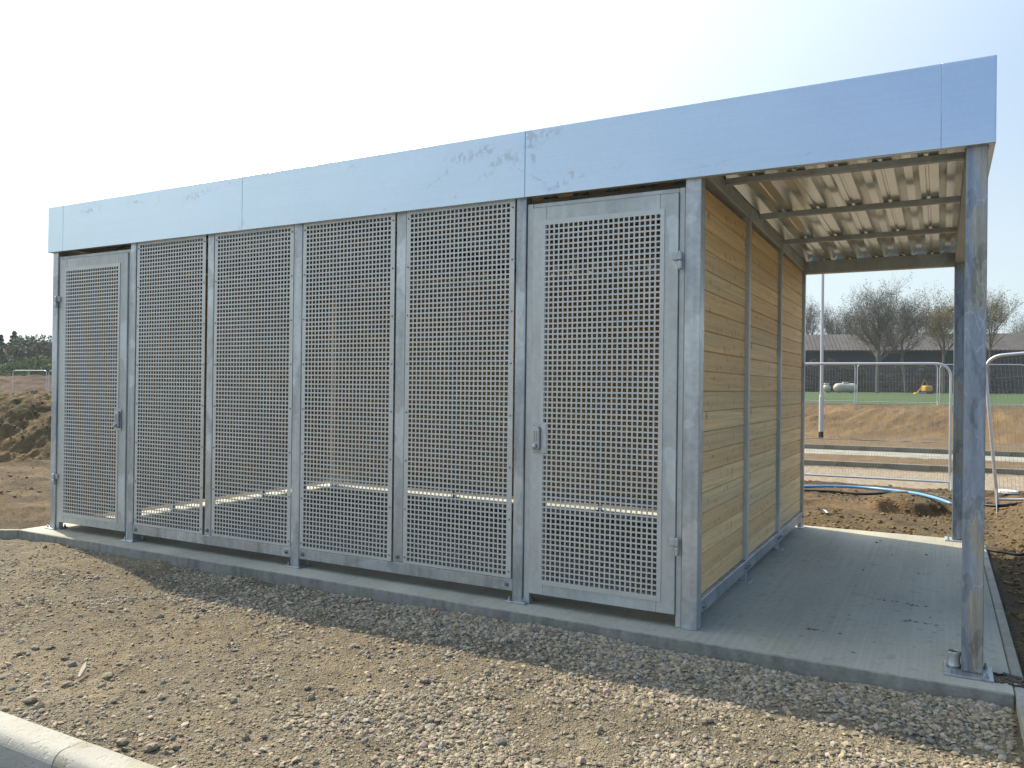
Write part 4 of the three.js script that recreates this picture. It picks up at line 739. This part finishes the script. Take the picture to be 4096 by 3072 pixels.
// leaf masses
function leafCloud(n, seed, inside, size, cols) {
  const R = rng(seed), pos = [], col = [];
  for (let i = 0; i < n; i++) { const p = inside(R); if (!p) continue; const s = size * (0.6 + R() * 0.9), c = cols[Math.floor(R() * cols.length)], k = 0.75 + R() * 0.5;
    const u = new THREE.Vector3(R() - 0.5, R() - 0.5, R() - 0.5).normalize().multiplyScalar(s), v = new THREE.Vector3(R() - 0.5, R() - 0.5, R() - 0.5).normalize().multiplyScalar(s);
    for (const q of [p.clone().sub(u), p.clone().add(v), p.clone().add(u)]) { pos.push(q.x, q.y, q.z); col.push(c[0] * k, c[1] * k, c[2] * k); } }
  const g = new THREE.BufferGeometry(); g.setAttribute('position', new THREE.Float32BufferAttribute(pos, 3)); g.setAttribute('color', new THREE.Float32BufferAttribute(col, 3)); g.computeVertexNormals(); return g;
}
const leafMat = std({ vertexColors: true, roughness: 0.95 });
{ // scrub along the far side of the field
  const a = far(3120, 98, fieldY), b = far(4250, 100, fieldY), d = b.clone().sub(a);
  const g = leafCloud(90000, 9, (R) => { const t = R(), w = (R() - 0.5) * 3, hgt = 1.6 + 4.6 * Math.pow(fbm(t * 26, 3, 1201, 4), 1.5), h = Math.pow(R(), 0.8) * hgt; const p = a.clone().addScaledVector(d, t); p.z += w; p.y += h - 0.2; return p; }, 0.13, [[0.060, 0.052, 0.030], [0.085, 0.072, 0.036], [0.045, 0.048, 0.036], [0.10, 0.08, 0.038]]);
  const m = obj('scrub', g, leafMat); m.userData = { kind: 'stuff', label: 'dark brown scrub and undergrowth along the far edge of the field', category: 'scrub' };
}
function leafyTree(label, pos, height, rad, seed, cols, n = 5200) {
  const t = thing('leafy_tree', label, 'tree', [pos.x, pos.y, pos.z], 'trees of the wood beyond the soil heap');
  const R0 = rng(seed), cl = []; for (let i = 0; i < 26; i++) { const a = R0() * 6.283, h = 0.12 + R0() * 0.80, r = rad * Math.sin(Math.PI * clamp(h * 0.85 + 0.12)) * Math.sqrt(R0()); cl.push([Math.cos(a) * r, h * height, Math.sin(a) * r, rad * (0.22 + R0() * 0.22)]); }
  obj('trunk', rod([0, -0.5, 0], [0, height * 0.8, 0], rad * 0.07, 0.04, 7), barkMat, t);
  obj('crown', leafCloud(n, seed + 1, (R) => { const c = cl[Math.floor(R() * cl.length)], d = new THREE.Vector3(R() - 0.5, R() - 0.5, R() - 0.5).normalize().multiplyScalar(c[3] * Math.cbrt(R())); return new THREE.Vector3(c[0] + d.x, c[1] + d.y * 0.8, c[2] + d.z); }, 0.24, cols), leafMat, t);
  return t;
}
function conifer(label, pos, height, rad, seed) {
  const t = thing('conifer_tree', label, 'tree', [pos.x, pos.y, pos.z], 'trees of the wood beyond the soil heap');
  obj('trunk', rod([0, -0.5, 0], [0, height, 0], height * 0.018, 0.03, 7), barkMat, t);
  obj('crown', leafCloud(6500, seed, (R) => { const h = Math.pow(R(), 0.75), lay = Math.floor(h * 16), off = h * 16 - lay, a = Math.floor(hash(lay, 1, seed) * 7 + R() * 7) * 0.9 + hash(lay, 3, seed) * 6 + (R() - 0.5) * 0.35, r = rad * (1 - h) * Math.sqrt(R()) * (0.65 + 0.5 * hash(lay, Math.floor(a * 2), seed)); return new THREE.Vector3(Math.cos(a) * r, (lay + 0.5 + (off - 0.5) * 0.35) / 16 * height - r * 0.22, Math.sin(a) * r); }, 0.20, [[0.075, 0.105, 0.072], [0.095, 0.125, 0.08], [0.06, 0.085, 0.066]]), leafMat, t);
  return t;
}
{
  const G1 = [[0.115, 0.145, 0.058], [0.14, 0.17, 0.066], [0.10, 0.12, 0.058]], G2 = [[0.155, 0.125, 0.075], [0.135, 0.12, 0.068]], G3 = [[0.165, 0.20, 0.068], [0.14, 0.17, 0.06]];
  const y0 = 0.4;
  const T = (px, top, dp) => [far(px, dp, y0), (HZ(px) - top) / CAM.f * dp + CAM.p.y - y0];
  let q = T(55, 1325, 120); conifer('spiky conifer standing above the wood beyond the soil heap', q[0], q[1], 3.6, 5);
  q = T(2, 1340, 118); conifer('dark narrow conifer at the end of the wood beyond the soil heap', q[0], q[1], 2.6, 6);
  const lt = [['rounded mid green tree below the spiky conifer', 40, 1385, 112, 3.6, G1], ['broad green tree in the middle of the wood', 130, 1352, 116, 4.4, G1], ['brownish tree beside the end post of the shelter', 180, 1375, 114, 3.8, G2], ['low bright green shrub-like tree before the wood', 150, 1432, 100, 3.4, G3], ['low dark green tree before the conifers', 15, 1425, 102, 3.0, G1], ['brown budding tree between the green ones of the wood', 85, 1395, 108, 3.4, G2], ['bright green low tree before the brownish one', 195, 1440, 98, 3.0, G3], ['low olive tree in front of the wood behind the fence', 75, 1462, 95, 3.6, G3]];
  lt.forEach(([l, px, top, dp, r, c], i) => { const [p, h] = T(px, top, dp); leafyTree(l, p, h, r, 300 + i * 7, c); });
  for (let i = 0; i < 5; i++) { const [p, h] = T(-140 + i * 14 - 90 * (i % 2), 1375 + i * 12, 110 + i * 3); leafyTree('green tree of the wood further along from the dark narrow conifer', p, h, 4, 400 + i, G1, 3500); }
  const [p, h] = T(203, 1338, 110); const b = bareTree('small bare tree sticking out of the wood beside the end post', p, h, 140, { width: 3, leaves: 100 });
}
// barns
{
  const roofM = std({ map: colourTex(256, 256, (u, v) => { const k = 0.052 + (fbm(u * 8, v * 8, 1301, 4, 8, 8) - 0.5) * 0.045; return [k * 1.05, k * 0.93, k * 0.80]; }, 0.2, 0.2), roughness: 0.9 }), wallM = std({ color: C(0.035, 0.04, 0.038), roughness: 0.9 }), gutM = std({ color: C(0.03, 0.03, 0.032), roughness: 0.7 });
  function barn(label, pa, pb, depthA, depthB, eave, ridge, halfW) {
    const a = far(pa, depthA, fieldY), b = far(pb, depthB, fieldY), L = a.distanceTo(b), t = thing('barn', label, 'barn', [a.x, fieldY, a.z]);
    t.rotation.y = Math.atan2(-(b.z - a.z), b.x - a.x);
    const e = eave - fieldY, r = ridge - fieldY;
    obj('wall', cbox(0, L, -0.5, e, -2 * halfW + 0.3, -0.3, 0.02), wallM, t);
    const cor = []; const n = Math.round(L / 0.5);
    const sheet = (z0, y0, z1, y1) => { const pos = []; for (let i = 0; i < n * 2; i++) { const x0 = i * L / (2 * n), x1 = (i + 1) * L / (2 * n), u = i % 2 ? 0.05 : 0, v = i % 2 ? 0 : 0.05; pos.push(x0, y0 + u, z0, x1, y0 + v, z0, x1, y1 + v, z1, x0, y0 + u, z0, x1, y1 + v, z1, x0, y1 + u, z1); } const g = new THREE.BufferGeometry(); g.setAttribute('position', new THREE.Float32BufferAttribute(pos, 3)); g.computeVertexNormals(); return uvm(g); };
    obj('roof', [sheet(0.2, e - 0.02, -halfW, r), sheet(-halfW, r, -2 * halfW - 0.2, e - 0.02)], roofM, t);
    obj('gutter', cbox(0, L, e - 0.22, e - 0.06, 0.16, 0.30, 0.02), gutM, t);
  }
  const yy = (px, row, dp) => (HZ(px) - row) / CAM.f * dp + CAM.p.y;
  barn('long low barn with a brown corrugated roof behind the bare trees', 2500, 4800, 112, 93, yy(3300, 1402, 105), yy(3300, 1341, 113), 8);
}
// tank, second tank, digger
{
  const wm = std({ map: kerbMap, color: C(1.35, 1.32, 1.25), roughness: 0.6 }), leg = std({ color: C(0.20, 0.19, 0.18), roughness: 0.8 });
  function tank(label, px0, px1, depth, r) {
    const a = far(px0, depth, 1.12), b = far(px1, depth, 1.12), L = a.distanceTo(b), t = thing('storage_tank', label, 'tank', [a.x, 1.10, a.z]); t.rotation.y = Math.atan2(-(b.z - a.z), b.x - a.x);
    const g = new THREE.CapsuleGeometry(r, L - 2 * r, 8, 20); g.rotateZ(Math.PI / 2); g.translate(L / 2, r + 0.18, 0); obj('shell', g, wm, t);
    obj('valve_cover', cbox(L * 0.5 - 0.28, L * 0.5 + 0.28, 2 * r + 0.16, 2 * r + 0.30, -0.18, 0.18, 0.05), wm, t);
    for (const x of [L * 0.25, L * 0.75]) obj('leg', cbox(x - 0.07, x + 0.07, -0.1, 0.30, -r * 0.7, r * 0.7, 0.02), leg, t);
  }
  tank('long pale gas tank lying on the field edge before the scrub', 3334, 3428, 82, 0.47);
  tank('short pale tank end beside the lamp column', 3293, 3320, 84, 0.42);
  const ym = std({ color: C(0.62, 0.34, 0.03), roughness: 0.5 }), bm = std({ color: C(0.03, 0.03, 0.03), roughness: 0.8 }), om = std({ color: C(0.20, 0.11, 0.04), roughness: 0.6 });
  const p = far(3690, 80, 1.12), t = thing('mini_digger', 'yellow mini digger with its boom raised parked at the field edge', 'digger', [p.x, 1.08, p.z]); t.rotation.y = CAM.yaw; t.scale.setScalar(0.85);
  obj('body', cbox(0.05, 0.95, 0.45, 1.15, -0.6, 0.6, 0.12), ym, t);
  obj('undercarriage', cbox(0.2, 0.8, 0.25, 0.45, -0.4, 0.4, 0.05), bm, t);
  for (const x of [0.05, 0.75]) obj('track', cbox(x - 0.05, x + 0.2, 0, 0.36, -0.8, 0.8, 0.15), bm, t);
  obj('boom', [rod([0.55, 1.05, 0.1], [0.35, 1.5, 0.3], 0.09, 0.08, 6), rod([0.35, 1.5, 0.3], [-0.05, 1.85, 0.5], 0.07, 0.06, 6)], om, t);
  obj('dipper', rod([-0.05, 1.85, 0.5], [-0.75, 0.75, 0.9], 0.05, 0.04, 6), om, t);
  obj('bucket', [cbox(-1.45, -0.95, 0.02, 0.32, 0.6, 1.2, 0.08), rod([-0.75, 0.75, 0.9], [-1.1, 0.3, 0.9], 0.05, 0.05, 6)], ym, t);
}
scene.traverse((o) => { if (o.isMesh) { o.castShadow = true; o.receiveShadow = true; } });
console.log('done');
renderer.render(scene, camera);
